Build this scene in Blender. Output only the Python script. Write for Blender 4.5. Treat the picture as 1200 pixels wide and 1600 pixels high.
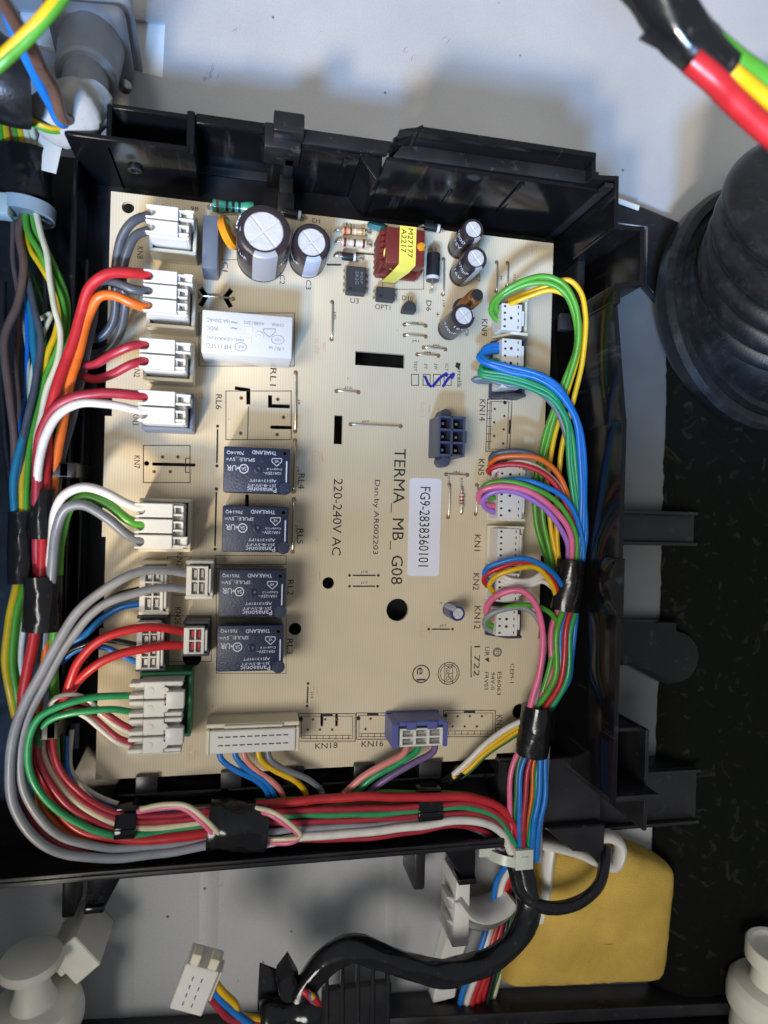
import bpy, bmesh, math, random
from mathutils import Vector, Matrix
random.seed(7)
for o in list(bpy.data.objects):
    bpy.data.objects.remove(o)
C = bpy.context.scene.collection
SC = bpy.context.scene
MM = 0.001
BZ = 16.0            # board top above the back panel, mm;  heights "h" below are mm above the board top

# ---------------------------------------------------------------- camera
F = 1040.0           # focal length in photo pixels (photo is 1200 x 1600)
RM = Matrix(((0.97830603, -0.0263122, -0.20548719), (0.02719378, 0.9996291, 0.00146673), (0.20537238, -0.00702289, 0.97865871)))
CP = Vector((-31.4512, -5.5232, 222.758))
cam = bpy.data.cameras.new('camera'); camo = bpy.data.objects.new('camera', cam); C.objects.link(camo)
cam.sensor_fit = 'VERTICAL'; cam.sensor_height = 36; cam.sensor_width = 27; cam.lens = 36*F/1600
camo.matrix_world = Matrix.Translation(Vector((CP.x, CP.y, CP.z+BZ))*MM) @ RM.to_4x4()
cam.clip_start = 0.005; cam.clip_end = 20
cam.dof.use_dof = True; cam.dof.focus_distance = 0.222; cam.dof.aperture_fstop = 10.5
SC.camera = camo

# ---------------------------------------------------------------- light
w = bpy.data.worlds.new('World'); SC.world = w; w.use_nodes = True
bg = w.node_tree.nodes['Background']; bg.inputs[0].default_value = (0.90, 0.94, 1.0, 1); bg.inputs[1].default_value = 0.26
def area(name, direction, dist, size, power, color, target=(0.0, 0.0, 0.02)):
    d = Vector(direction).normalized(); l = bpy.data.lights.new(name, 'AREA'); l.shape = 'DISK'; l.size = size
    l.energy = power; l.color = color
    o = bpy.data.objects.new(name, l); C.objects.link(o); t = Vector(target)
    o.location = t - d*dist; o.rotation_euler = d.to_track_quat('-Z', 'Y').to_euler()
    return o
area('window_light', (0.46, 1.0, -0.92), 2.2, 0.25, 60, (1.0, 0.84, 0.62))
area('sky_light', (0.30, 1.0, -1.08), 2.0, 0.28, 62, (0.26, 0.52, 1.0))
area('room_light', (0.58, 0.24, -1.0), 2.0, 0.77, 24.0, (1.0, 0.96, 0.90))
SC.view_settings.view_transform = 'Standard'; SC.view_settings.look = 'None'
SC.view_settings.exposure = 0.0; SC.view_settings.gamma = 1.0; SC.view_settings.use_curve_mapping = False
SC.render.engine = 'CYCLES'; SC.cycles.max_bounces = 8; SC.cycles.use_denoising = True

# ---------------------------------------------------------------- pixel -> place, in mm on the plane h above the board
def P(px, py, h=0.0):
    d = RM @ Vector(((px-600)/F, -(py-800)/F, -1.0)); t = (h-CP.z)/d.z
    return CP + d*t
def rect(x0, y0, x1, y1, h):
    xc, yc = (x0+x1)/2, (y0+y1)/2
    return P(x0, yc, h).x, P(xc, y1, h).y, P(x1, yc, h).x, P(xc, y0, h).y      # X0,Y0,X1,Y1

# ---------------------------------------------------------------- materials
MATS = {}
def mat(name, col, rough=0.5, metal=0.0, bump=0.0, bscale=900, var=0.0, vscale=120, rvar=0.0, coat=0.0, trans=0.0, sss=0.0, spec=0.5):
    m = bpy.data.materials.new(name); m.use_nodes = True; nt = m.node_tree; b = nt.nodes['Principled BSDF']
    b.inputs['Base Color'].default_value = (*col, 1); b.inputs['Roughness'].default_value = rough
    b.inputs['Metallic'].default_value = metal; b.inputs['Specular IOR Level'].default_value = spec
    b.inputs['Coat Weight'].default_value = coat; b.inputs['Transmission Weight'].default_value = trans
    if sss: b.inputs['Subsurface Weight'].default_value = sss; b.inputs['Subsurface Radius'].default_value = (0.004, 0.003, 0.002); b.inputs['Subsurface Scale'].default_value = 0.6
    tc = nt.nodes.new('ShaderNodeNewGeometry')
    if var or rvar:
        n = nt.nodes.new('ShaderNodeTexNoise'); n.inputs['Scale'].default_value = vscale; n.inputs['Detail'].default_value = 6
        nt.links.new(tc.outputs['Position'], n.inputs['Vector'])
        if var:
            r = nt.nodes.new('ShaderNodeMapRange'); r.inputs['From Min'].default_value = 0.3; r.inputs['From Max'].default_value = 0.7
            r.inputs['To Min'].default_value = 1-var; r.inputs['To Max'].default_value = 1+var
            nt.links.new(n.outputs['Fac'], r.inputs['Value'])
            mx = nt.nodes.new('ShaderNodeMix'); mx.data_type = 'RGBA'; mx.blend_type = 'MULTIPLY'; mx.inputs['Factor'].default_value = 1
            mx.inputs['A'].default_value = (*col, 1); nt.links.new(r.outputs['Result'], mx.inputs['B'])
            nt.links.new(mx.outputs['Result'], b.inputs['Base Color'])
        if rvar:
            r = nt.nodes.new('ShaderNodeMapRange'); r.inputs['From Min'].default_value = 0.3; r.inputs['From Max'].default_value = 0.7
            r.inputs['To Min'].default_value = max(0.02, rough-rvar); r.inputs['To Max'].default_value = min(1, rough+rvar)
            nt.links.new(n.outputs['Fac'], r.inputs['Value']); nt.links.new(r.outputs['Result'], b.inputs['Roughness'])
    if bump:
        n2 = nt.nodes.new('ShaderNodeTexNoise'); n2.inputs['Scale'].default_value = bscale; n2.inputs['Detail'].default_value = 3
        nt.links.new(tc.outputs['Position'], n2.inputs['Vector'])
        bp = nt.nodes.new('ShaderNodeBump'); bp.inputs['Strength'].default_value = bump; bp.inputs['Distance'].default_value = 0.0005
        nt.links.new(n2.outputs['Fac'], bp.inputs['Height']); nt.links.new(bp.outputs['Normal'], b.inputs['Normal'])
    MATS[name] = m
    return m
def N(m): return MATS[m].node_tree
mat('black', (0.012, 0.012, 0.014), 0.36, bump=0.12, bscale=250, var=0.3, rvar=0.14, vscale=60, spec=0.5)
mat('black_gloss', (0.005, 0.005, 0.006), 0.16, bump=0.08, bscale=120, rvar=0.10, vscale=45, spec=0.4)
mat('rubber', (0.010, 0.0105, 0.012), 0.34, bump=0.15, bscale=1500, var=0.3, vscale=90, rvar=0.08)
mat('tape', (0.008, 0.008, 0.009), 0.20, bump=0.5, bscale=160, rvar=0.12, vscale=200)
mat('foam', (0.60, 0.40, 0.09), 0.95, bump=0.9, bscale=2200, var=0.14, vscale=70, spec=0.1)
mat('white_plastic', (0.66, 0.645, 0.60), 0.38, bump=0.05, var=0.05, sss=0.05)
mat('cream_plastic', (0.68, 0.62, 0.48), 0.42, bump=0.05, var=0.06)
mat('nylon', (0.86, 0.83, 0.72), 0.42, sss=0.12, var=0.06, bump=0.05)
mat('tie_nylon', (0.55, 0.58, 0.50), 0.30, sss=0.15)
mat('grey_tie', (0.34, 0.40, 0.41), 0.30)
mat('grey_pvc', (0.24, 0.26, 0.29), 0.50, bump=0.1, var=0.12)
mat('dark_plastic', (0.045, 0.048, 0.065), 0.42, bump=0.08, var=0.1)
mat('navy_plastic', (0.060, 0.068, 0.115), 0.40, bump=0.06, var=0.08)
mat('bluegrey_plastic', (0.16, 0.19, 0.27), 0.40)
mat('violet_plastic', (0.085, 0.100, 0.30), 0.40, bump=0.05)
mat('green_plastic', (0.03, 0.20, 0.085), 0.42)
mat('relay_navy', (0.013, 0.021, 0.056), 0.42, bump=0.25, bscale=1800, var=0.1)
mat('relay_white', (0.58, 0.58, 0.58), 0.30, bump=0.06, var=0.03)
mat('sleeve', (0.028, 0.020, 0.024), 0.26, bump=0.05)
mat('sleeve_blue', (0.020, 0.030, 0.16), 0.28)
mat('stripe_grey', (0.30, 0.31, 0.33), 0.32)
mat('stripe_blue', (0.36, 0.42, 0.56), 0.32)
mat('aluminium', (0.66, 0.66, 0.66), 0.42, metal=0.35, bump=0.3, bscale=700, rvar=0.1, vscale=500)
mat('tin', (0.62, 0.56, 0.46), 0.30, metal=0.9)
mat('copper', (0.62, 0.27, 0.10), 0.28, metal=0.9, bump=0.5, bscale=1300)
mat('solder_ring', (0.30, 0.16, 0.08), 0.45, metal=0.4)
mat('terminal', (0.42, 0.40, 0.36), 0.35, metal=0.8)
mat('film_grey', (0.105, 0.125, 0.165), 0.40, bump=0.05)
mat('orange_epoxy', (0.62, 0.24, 0.012), 0.16, coat=0.5)
mat('teal_epoxy', (0.045, 0.16, 0.18), 0.2, coat=0.4)
mat('green_resistor', (0.035, 0.25, 0.16), 0.22, coat=0.4)
mat('tan_resistor', (0.52, 0.33, 0.17), 0.22, coat=0.4)
mat('pale_resistor', (0.62, 0.45, 0.33), 0.25, coat=0.3)
mat('band_brown', (0.10, 0.03, 0.015), 0.3); mat('band_red', (0.38, 0.03, 0.02), 0.3); mat('band_black', (0.01, 0.01, 0.01), 0.3)
mat('band_gold', (0.45, 0.30, 0.07), 0.3, metal=0.5); mat('band_grey', (0.55, 0.55, 0.57), 0.35)
mat('ic_black', (0.028, 0.029, 0.032), 0.55, bump=0.2, bscale=2500)
mat('diode_black', (0.018, 0.018, 0.020), 0.28)
mat('bobbin', (0.14, 0.018, 0.014), 0.38, bump=0.15, bscale=700, var=0.12)
mat('yellow_tape', (0.74, 0.64, 0.10), 0.35, bump=0.15, bscale=500)
mat('silk', (0.020, 0.017, 0.015), 0.7); mat('print_white', (0.62, 0.66, 0.74), 0.5); mat('print_grey', (0.20, 0.20, 0.21), 0.55)
mat('print_black', (0.012, 0.012, 0.014), 0.5); mat('marker', (0.018, 0.020, 0.26), 0.35); mat('stamp', (0.62, 0.34, 0.27), 0.8)
mat('paper', (0.76, 0.76, 0.86), 0.45); mat('label_paper', (0.70, 0.67, 0.60), 0.6, var=0.06)
mat('dark_hole', (0.006, 0.006, 0.007), 0.6)
mat('cloth_tape', (0.44, 0.43, 0.405), 0.75, bump=0.6, bscale=300, var=0.08)
mat('white_plate', (0.88, 0.85, 0.80), 0.5, var=0.05)
mat('shade_grey', (0.115, 0.125, 0.13), 0.5, var=0.08, vscale=60, bump=0.1, bscale=1500)  # panel grey with the shade beside the tray put into the colour
mat('steel', (0.5, 0.5, 0.5), 0.3, metal=1.0)
def dust(name, amount, scale=260, lo=0.60, hi=0.72, streak=(1,1,1)):      # pale dust and scuffs lying on the plastic
    nt = MATS[name].node_tree; b = nt.nodes['Principled BSDF']; g = nt.nodes.new('ShaderNodeNewGeometry'); mp = nt.nodes.new('ShaderNodeMapping'); mp.inputs['Scale'].default_value = streak
    mp.inputs['Rotation'].default_value = (0.3, 0.5, 0.6); nt.links.new(g.outputs['Position'], mp.inputs['Vector'])
    n = nt.nodes.new('ShaderNodeTexNoise'); n.inputs['Scale'].default_value = scale; n.inputs['Detail'].default_value = 8; n.inputs['Roughness'].default_value = 0.7; nt.links.new(mp.outputs[0], n.inputs['Vector'])
    r = nt.nodes.new('ShaderNodeMapRange'); r.inputs['From Min'].default_value = lo; r.inputs['From Max'].default_value = hi; r.inputs['To Max'].default_value = amount; nt.links.new(n.outputs['Fac'], r.inputs['Value'])
    mx = nt.nodes.new('ShaderNodeMix'); mx.data_type = 'RGBA'; mx.inputs['B'].default_value = (0.30, 0.29, 0.27, 1); nt.links.new(r.outputs['Result'], mx.inputs['Factor'])
    old = b.inputs['Base Color'].links
    if old: nt.links.new(old[0].from_socket, mx.inputs['A'])
    else: mx.inputs['A'].default_value = b.inputs['Base Color'].default_value
    nt.links.new(mx.outputs['Result'], b.inputs['Base Color'])
dust('black', 0.16, 300, 0.60, 0.72); dust('black_gloss', 0.13, 130, 0.58, 0.74, (1, 1, 0.12)); dust('rubber', 0.07, 250, 0.50, 0.75); dust('tape', 0.2, 300, 0.62, 0.72); dust('nylon', 0.12, 90, 0.58, 0.72); dust('grey_pvc', 0.3, 160, 0.60, 0.72); dust('relay_navy', 0.18, 500, 0.60, 0.70)
WCOL = dict(red=(0.50, 0.020, 0.026), crimson=(0.36, 0.022, 0.040), orange=(0.72, 0.14, 0.012), grey=(0.185, 0.195, 0.215), darkgrey=(0.075, 0.082, 0.098),
            white=(0.72, 0.69, 0.64), cream=(0.68, 0.62, 0.42), green=(0.085, 0.34, 0.030), emerald=(0.020, 0.30, 0.11), darkgreen=(0.03, 0.15, 0.05),
            blue=(0.010, 0.17, 0.55), teal=(0.015, 0.20, 0.30), yellow=(0.76, 0.46, 0.010), brown=(0.16, 0.085, 0.06), black=(0.012, 0.012, 0.014),
            pink=(0.74, 0.15, 0.28), salmon=(0.72, 0.26, 0.22), purple=(0.38, 0.17, 0.58), violet=(0.17, 0.105, 0.24), palegrey=(0.27, 0.285, 0.32))
for k, v in WCOL.items(): mat('wire_'+k, tuple(c*.92 for c in v), 0.36, bump=0.10, bscale=260, var=0.10, vscale=220, rvar=0.10)

# board: tan laminate with fine parallel tracks showing through
def board_mat():
    m = mat('board', (0.645, 0.55, 0.39), 0.42, spec=0.4); nt = m.node_tree; b = nt.nodes['Principled BSDF']
    g = nt.nodes.new('ShaderNodeNewGeometry'); s = nt.nodes.new('ShaderNodeSeparateXYZ'); nt.links.new(g.outputs['Position'], s.inputs[0])
    mu = nt.nodes.new('ShaderNodeMath'); mu.operation = 'MULTIPLY'; mu.inputs[1].default_value = 2*math.pi/0.00086; nt.links.new(s.outputs['X'], mu.inputs[0])
    si = nt.nodes.new('ShaderNodeMath'); si.operation = 'SINE'; nt.links.new(mu.outputs[0], si.inputs[0])
    n = nt.nodes.new('ShaderNodeTexNoise'); n.inputs['Scale'].default_value = 38; n.inputs['Detail'].default_value = 5; nt.links.new(g.outputs['Position'], n.inputs['Vector'])
    mr = nt.nodes.new('ShaderNodeMapRange'); mr.inputs['From Min'].default_value = -1; mr.inputs['From Max'].default_value = 1; mr.inputs['To Min'].default_value = 0.93; mr.inputs['To Max'].default_value = 1.03
    nt.links.new(si.outputs[0], mr.inputs['Value'])
    mr2 = nt.nodes.new('ShaderNodeMapRange'); mr2.inputs['From Min'].default_value = 0.3; mr2.inputs['From Max'].default_value = 0.7; mr2.inputs['To Min'].default_value = 0.90; mr2.inputs['To Max'].default_value = 1.06
    nt.links.new(n.outputs['Fac'], mr2.inputs['Value'])
    pr = nt.nodes.new('ShaderNodeMath'); pr.operation = 'MULTIPLY'; nt.links.new(mr.outputs[0], pr.inputs[0]); nt.links.new(mr2.outputs[0], pr.inputs[1])
    vo = nt.nodes.new('ShaderNodeTexVoronoi'); vo.inputs['Scale'].default_value = 120; nt.links.new(g.outputs['Position'], vo.inputs['Vector'])
    ms = nt.nodes.new('ShaderNodeMapRange'); ms.inputs['From Min'].default_value = 0.03; ms.inputs['From Max'].default_value = 0.06; ms.inputs['To Min'].default_value = 0.72; nt.links.new(vo.outputs['Distance'], ms.inputs['Value'])
    p0 = pr; pr = nt.nodes.new('ShaderNodeMath'); pr.operation = 'MULTIPLY'; nt.links.new(p0.outputs[0], pr.inputs[0]); nt.links.new(ms.outputs[0], pr.inputs[1])
    mx = nt.nodes.new('ShaderNodeMix'); mx.data_type = 'RGBA'; mx.blend_type = 'MULTIPLY'; mx.inputs['Factor'].default_value = 1; mx.inputs['A'].default_value = (0.645, 0.55, 0.39, 1)
    nt.links.new(pr.outputs[0], mx.inputs['B']); nt.links.new(mx.outputs['Result'], b.inputs['Base Color'])
    b.inputs['Coat Weight'].default_value = 0.15
board_mat()
def panel_mat():     # galvanised / powder-coated sheet: fine sparkle, smudges, specks
    col = (0.46, 0.465, 0.475)
    m = mat('sheet', col, 0.42, metal=0.25, spec=0.5); nt = m.node_tree; b = nt.nodes['Principled BSDF']
    g = nt.nodes.new('ShaderNodeNewGeometry')
    def noise(scale, det): n = nt.nodes.new('ShaderNodeTexNoise'); n.inputs['Scale'].default_value = scale; n.inputs['Detail'].default_value = det; nt.links.new(g.outputs['Position'], n.inputs['Vector']); return n
    def rng(src, a, b_, lo, hi):
        r = nt.nodes.new('ShaderNodeMapRange'); r.inputs['From Min'].default_value = a; r.inputs['From Max'].default_value = b_; r.inputs['To Min'].default_value = lo; r.inputs['To Max'].default_value = hi
        nt.links.new(src, r.inputs['Value']); return r
    fine = rng(noise(1300, 2).outputs['Fac'], 0.35, 0.65, 0.965, 1.035); big = rng(noise(22, 6).outputs['Fac'], 0.3, 0.7, 0.92, 1.07)
    v = nt.nodes.new('ShaderNodeTexVoronoi'); v.inputs['Scale'].default_value = 75; v.inputs['Randomness'].default_value = 1; nt.links.new(g.outputs['Position'], v.inputs['Vector'])
    speck = rng(v.outputs['Distance'], 0.025, 0.05, 0.25, 1.0)
    a = nt.nodes.new('ShaderNodeMath'); a.operation = 'MULTIPLY'; nt.links.new(fine.outputs[0], a.inputs[0]); nt.links.new(big.outputs[0], a.inputs[1])
    a2 = nt.nodes.new('ShaderNodeMath'); a2.operation = 'MULTIPLY'; nt.links.new(a.outputs[0], a2.inputs[0]); nt.links.new(speck.outputs[0], a2.inputs[1])
    mx = nt.nodes.new('ShaderNodeMix'); mx.data_type = 'RGBA'; mx.blend_type = 'MULTIPLY'; mx.inputs['Factor'].default_value = 1; mx.inputs['A'].default_value = (*col, 1)
    nt.links.new(a2.outputs[0], mx.inputs['B']); nt.links.new(mx.outputs['Result'], b.inputs['Base Color'])
    bp = nt.nodes.new('ShaderNodeBump'); bp.inputs['Strength'].default_value = 0.14; bp.inputs['Distance'].default_value = 0.0002
    nt.links.new(noise(1500, 2).outputs['Fac'], bp.inputs['Height']); nt.links.new(bp.outputs['Normal'], b.inputs['Normal'])
panel_mat()
def felt_mat():      # black bitumen felt with pale fibres
    m = mat('felt', (0.010, 0.011, 0.010), 0.9, bump=1.0, bscale=420, spec=0.08); nt = m.node_tree; b = nt.nodes['Principled BSDF']
    g = nt.nodes.new('ShaderNodeNewGeometry'); n = nt.nodes.new('ShaderNodeTexNoise'); n.inputs['Scale'].default_value = 95; n.inputs['Detail'].default_value = 3; n.inputs['Distortion'].default_value = 2.2
    nt.links.new(g.outputs['Position'], n.inputs['Vector']); r = nt.nodes.new('ShaderNodeValToRGB'); e = r.color_ramp.elements
    e[0].position = 0.60; e[0].color = (0.005, 0.006, 0.005, 1); e[1].position = 0.70; e[1].color = (0.020, 0.020, 0.014, 1); x = e.new(0.78); x.color = (0.012, 0.012, 0.010, 1)
    nt.links.new(n.outputs['Fac'], r.inputs['Fac']); nt.links.new(r.outputs['Color'], b.inputs['Base Color'])
felt_mat()

# ---------------------------------------------------------------- mesh builder (all in mm, h above the board)
ORG = {}
LABELS = {}
class MB:
    def __init__(s): s.v = []; s.f = []
    def add(s, vs, fs):
        n = len(s.v); s.v += [tuple(q) for q in vs]; s.f += [tuple(i+n for i in q) for q in fs]; return s
    def box(s, x0, y0, z0, x1, y1, z1):
        if x0 > x1: x0, x1 = x1, x0
        if y0 > y1: y0, y1 = y1, y0
        return s.add([(x0,y0,z0),(x1,y0,z0),(x1,y1,z0),(x0,y1,z0),(x0,y0,z1),(x1,y0,z1),(x1,y1,z1),(x0,y1,z1)],
                     [(3,2,1,0),(4,5,6,7),(0,1,5,4),(1,2,6,5),(2,3,7,6),(3,0,4,7)])
    def prism(s, poly, z0, z1):        # poly counter-clockwise
        n = len(poly)
        if sum(poly[i][0]*poly[(i+1)%n][1]-poly[(i+1)%n][0]*poly[i][1] for i in range(n)) < 0: poly = poly[::-1]
        return s.add([(x,y,z0) for x,y in poly]+[(x,y,z1) for x,y in poly],
                     [tuple(range(n-1,-1,-1)), tuple(range(n,2*n))]+[(i,(i+1)%n,(i+1)%n+n,i+n) for i in range(n)])
    def lathe(s, prof, o=(0,0,0), ax=(0,0,1), n=32, a0=0.0, a1=None, ref=None):   # prof: (radius, distance along axis)
        az = Vector(ax).normalized(); r = Vector(ref) if ref else (Vector((1,0,0)) if abs(az.x) < 0.9 else Vector((0,1,0)))
        u = (r-az*r.dot(az)).normalized(); v = az.cross(u); o = Vector(o); full = a1 is None; a1 = a0+2*math.pi if full else a1
        m = n if full else n+1; vs = []; fs = []
        for rr, t in prof:
            for k in range(m):
                a = a0+(a1-a0)*k/n; vs.append(o+az*t+(u*math.cos(a)+v*math.sin(a))*rr)
        for j in range(len(prof)-1):
            for k in range(n):
                k2 = (k+1) % m; fs.append((j*m+k, j*m+k2, (j+1)*m+k2, (j+1)*m+k))
        if full:
            if prof[0][0] > 1e-6: fs.append(tuple(range(m-1,-1,-1)))
            if prof[-1][0] > 1e-6: fs.append(tuple((len(prof)-1)*m+k for k in range(m)))
        return s.add(vs, fs)
    def cyl(s, a, b, r, n=16, r2=None):
        a = Vector(a); b = Vector(b); return s.lathe([(r,0),(r if r2 is None else r2,(b-a).length)], a, b-a, n)
    def obb(s, c, ux, uy, uz):         # oriented box: centre and three half-axes
        c, ux, uy, uz = map(Vector, (c, ux, uy, uz))
        return s.add([c+ux*i+uy*j+uz*k for k in (-1,1) for i,j in ((-1,-1),(1,-1),(1,1),(-1,1))],
                     [(3,2,1,0),(4,5,6,7),(0,1,5,4),(1,2,6,5),(2,3,7,6),(3,0,4,7)])
    def tube(s, pts, r, n=10, cap=True, flat=None, rfun=None):
        pts = [Vector(p) for p in pts]; m = len(pts); t0 = (pts[1]-pts[0]).normalized()
        u = t0.orthogonal().normalized() if flat is None else (Vector(flat)-t0*Vector(flat).dot(t0)).normalized(); vs = []; fs = []
        for i in range(m):
            t = (pts[min(i+1,m-1)]-pts[max(i-1,0)]).normalized(); u = (u-t*u.dot(t)).normalized(); v = t.cross(u)
            rr = rfun(i/(m-1)) if rfun else r
            ru, rv = rr if isinstance(rr, tuple) else (rr, rr)
            for k in range(n):
                a = 2*math.pi*k/n; vs.append(pts[i]+u*math.cos(a)*ru+v*math.sin(a)*rv)
        for i in range(m-1):
            for k in range(n): fs.append((i*n+k, i*n+(k+1)%n, (i+1)*n+(k+1)%n, (i+1)*n+k))
        if cap: fs.append(tuple(range(n-1,-1,-1))); fs.append(tuple((m-1)*n+k for k in range(n)))
        return s.add(vs, fs)
    def build(s, name, m, parent=None, bevel=0.0, seg=1, angle=35, kind=None, origin=None):
        xs, ys, zs = zip(*s.v); o = Vector(origin) if origin else Vector(((min(xs)+max(xs))/2, (min(ys)+max(ys))/2, min(zs)))
        me = bpy.data.meshes.new(name); me.from_pydata([((x-o.x)*MM, (y-o.y)*MM, (z-o.z)*MM) for x,y,z in s.v], [], s.f)
        if bevel:
            bm = bmesh.new(); bm.from_mesh(me); bm.normal_update()
            ed = [e for e in bm.edges if len(e.link_faces) == 2 and e.calc_face_angle(0) > 0.6]
            bmesh.ops.bevel(bm, geom=ed, offset=bevel*MM, segments=seg, affect='EDGES', profile=0.5, clamp_overlap=True)
            bm.to_mesh(me); bm.free()
        me.polygons.foreach_set('use_smooth', [True]*len(me.polygons)); me.set_sharp_from_angle(angle=math.radians(angle))
        me.materials.append(MATS[m]); return link(name, me, o, parent, kind)
def link(name, data, o, parent=None, kind=None):
    ob = bpy.data.objects.new(name, data); C.objects.link(ob); ORG[ob.name] = Vector(o)
    w_ = Vector((o[0], o[1], o[2]+BZ))*MM
    if parent: ob.parent = parent; q = ORG[parent.name]; w_ = w_-Vector((q[0], q[1], q[2]+BZ))*MM
    ob.location = w_
    if kind: ob['kind'] = kind
    return ob
def tag(o, label, cat, group=None):
    o['label'] = label; o['category'] = cat
    if group: o['group'] = group
    return o
def thing(name, label, cat, o, group=None): return tag(link(name, None, o), label, cat, group)
def spline(pts, step=1.2):
    pts = [Vector(p) for p in pts]
    if len(pts) == 2: return [pts[0].lerp(pts[1], i/8) for i in range(9)]
    q = [pts[0]*2-pts[1]]+pts+[pts[-1]*2-pts[-2]]; out = []
    for i in range(1, len(q)-2):
        a, b, c, d = q[i-1:i+3]; ta, tb, tc = [max(1e-3, (y-x).length)**0.5 for x, y in ((a,b),(b,c),(c,d))]
        m1 = (c-b)+tb*((b-a)/ta-(c-a)/(ta+tb)); m2 = (c-b)+tb*((d-c)/tc-(d-b)/(tb+tc))
        n = max(3, int((c-b).length/step))
        for k in range(n):
            t = k/n; t2 = t*t; t3 = t2*t
            out.append(b*(2*t3-3*t2+1)+m1*(t3-2*t2+t)+c*(-2*t3+3*t2)+m2*(t3-t2))
    return out+[pts[-1]]
def pxs(pts): return [P(*p) for p in pts]
WIRES = []
def wire(col, pts, label, r=0.95, n=10, name=None, cat='wire', world=False):
    sp_ = spline(pts if world else pxs(pts)); f1, f2, f3, f4 = [random.uniform(0,6.3) for _ in range(4)]; nn_ = len(sp_)
    for i_, p_ in enumerate(sp_):
        e_ = min(1, i_/8, (nn_-1-i_)/8); p_.x += e_*(.22*math.sin(i_*.17+f1)+.10*math.sin(i_*.43+f2)); p_.y += e_*(.22*math.sin(i_*.15+f3)+.10*math.sin(i_*.47+f4))
    r *= .91*(.88 if 'left harness' in label else 1)
    m = MB().tube(sp_, r, n); o = m.build(name or col+'_wire', 'wire_'+col, angle=60); tag(o, label, cat); WIRES.append(o); return o
def shift(pts, dx, dy, dh=0): return [(x+dx, y+dy, h+dh) for x, y, h in pts]
TEXTQ = []
def text(s, px, py, lpx, hpx, rot, m, parent, h=0.0, name='printed_text', off=0.05):
    c = P(px, py, h); e = P(px+1, py, h).x-c.x; ca, sa = math.cos(math.radians(rot)), math.sin(math.radians(rot))
    TEXTQ.append((s, lpx*e, hpx*e, lambda u, v: (c.x+u*ca-v*sa, c.y+u*sa+v*ca, h+off), m, parent, name))
def text_map(s, L, H, fn, m, parent, name='printed_text'): TEXTQ.append((s, L, H, fn, m, parent, name))
def flush_text():
    obs = []
    for q in TEXTQ:
        cu = bpy.data.curves.new('t', 'FONT'); cu.body = q[0]; cu.resolution_u = 2; o = bpy.data.objects.new('t', cu); C.objects.link(o); obs.append(o)
    bpy.context.view_layer.update(); dg = bpy.context.evaluated_depsgraph_get()
    for q, o in zip(TEXTQ, obs):
        me = bpy.data.meshes.new_from_object(o.evaluated_get(dg)); s, L, H, fn, m, parent, name = q
        xs = [v.co.x for v in me.vertices]; ys = [v.co.y for v in me.vertices]
        if not xs: continue
        x0, x1, y0, y1 = min(xs), max(xs), min(ys), max(ys)
        for v in me.vertices: v.co = Vector(fn(((v.co.x-x0)/(x1-x0)-0.5)*L, ((v.co.y-y0)/(y1-y0)-0.5)*H))
        b = MB(); b.v = [tuple(v.co) for v in me.vertices]; b.f = [tuple(p.vertices) for p in me.polygons]
        b.build(name, m, parent); bpy.data.meshes.remove(me)
    for o in obs: cu = o.data; bpy.data.objects.remove(o); bpy.data.curves.remove(cu)
def filled(name, outline, holes, z0, z1, m, parent=None, kind=None):   # flat sheet with real openings
    cu = bpy.data.curves.new('c', 'CURVE'); cu.dimensions = '2D'; cu.fill_mode = 'BOTH'; cu.extrude = (z1-z0)/2*MM
    for poly in [outline]+holes:
        sp = cu.splines.new('POLY'); sp.points.add(len(poly)-1); sp.use_cyclic_u = True
        for p, (x, y) in zip(sp.points, poly): p.co = (x*MM, y*MM, 0, 1)
    o = bpy.data.objects.new('c', cu); C.objects.link(o); bpy.context.view_layer.update()
    me = bpy.data.meshes.new_from_object(o.evaluated_get(bpy.context.evaluated_depsgraph_get()))
    bpy.data.objects.remove(o); bpy.data.curves.remove(cu)
    b = MB(); b.v = [(v.co.x/MM, v.co.y/MM, v.co.z/MM+(z0+z1)/2) for v in me.vertices]; b.f = [tuple(p.vertices) for p in me.polygons]; bpy.data.meshes.remove(me)
    return b.build(name, m, parent, kind=kind)
def circ(x, y, r, n=24): return [(x+r*math.cos(2*math.pi*k/n), y+r*math.sin(2*math.pi*k/n)) for k in range(n)]
def rr(x0, y0, x1, y1, r, n=5):        # rounded rectangle
    out = []
    for cx, cy, a in ((x1-r,y1-r,0),(x0+r,y1-r,90),(x0+r,y0+r,180),(x1-r,y0+r,270)):
        for k in range(n+1): t = math.radians(a+90*k/n); out.append((cx+r*math.cos(t), cy+r*math.sin(t)))
    return out
def thick(a, b, wd):                   # rounded slot between two points
    a = Vector(a); b = Vector(b); d = (b-a).normalized(); t0 = math.atan2(d.y, d.x); out = []
    for c, s in ((b, -90), (a, 90)):
        for k in range(7): t = t0+math.radians(s+180*k/6); out.append((c.x+wd/2*math.cos(t), c.y+wd/2*math.sin(t)))
    return out
def xy(px, py, h=0): p = P(px, py, h); return (p.x, p.y)

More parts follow.
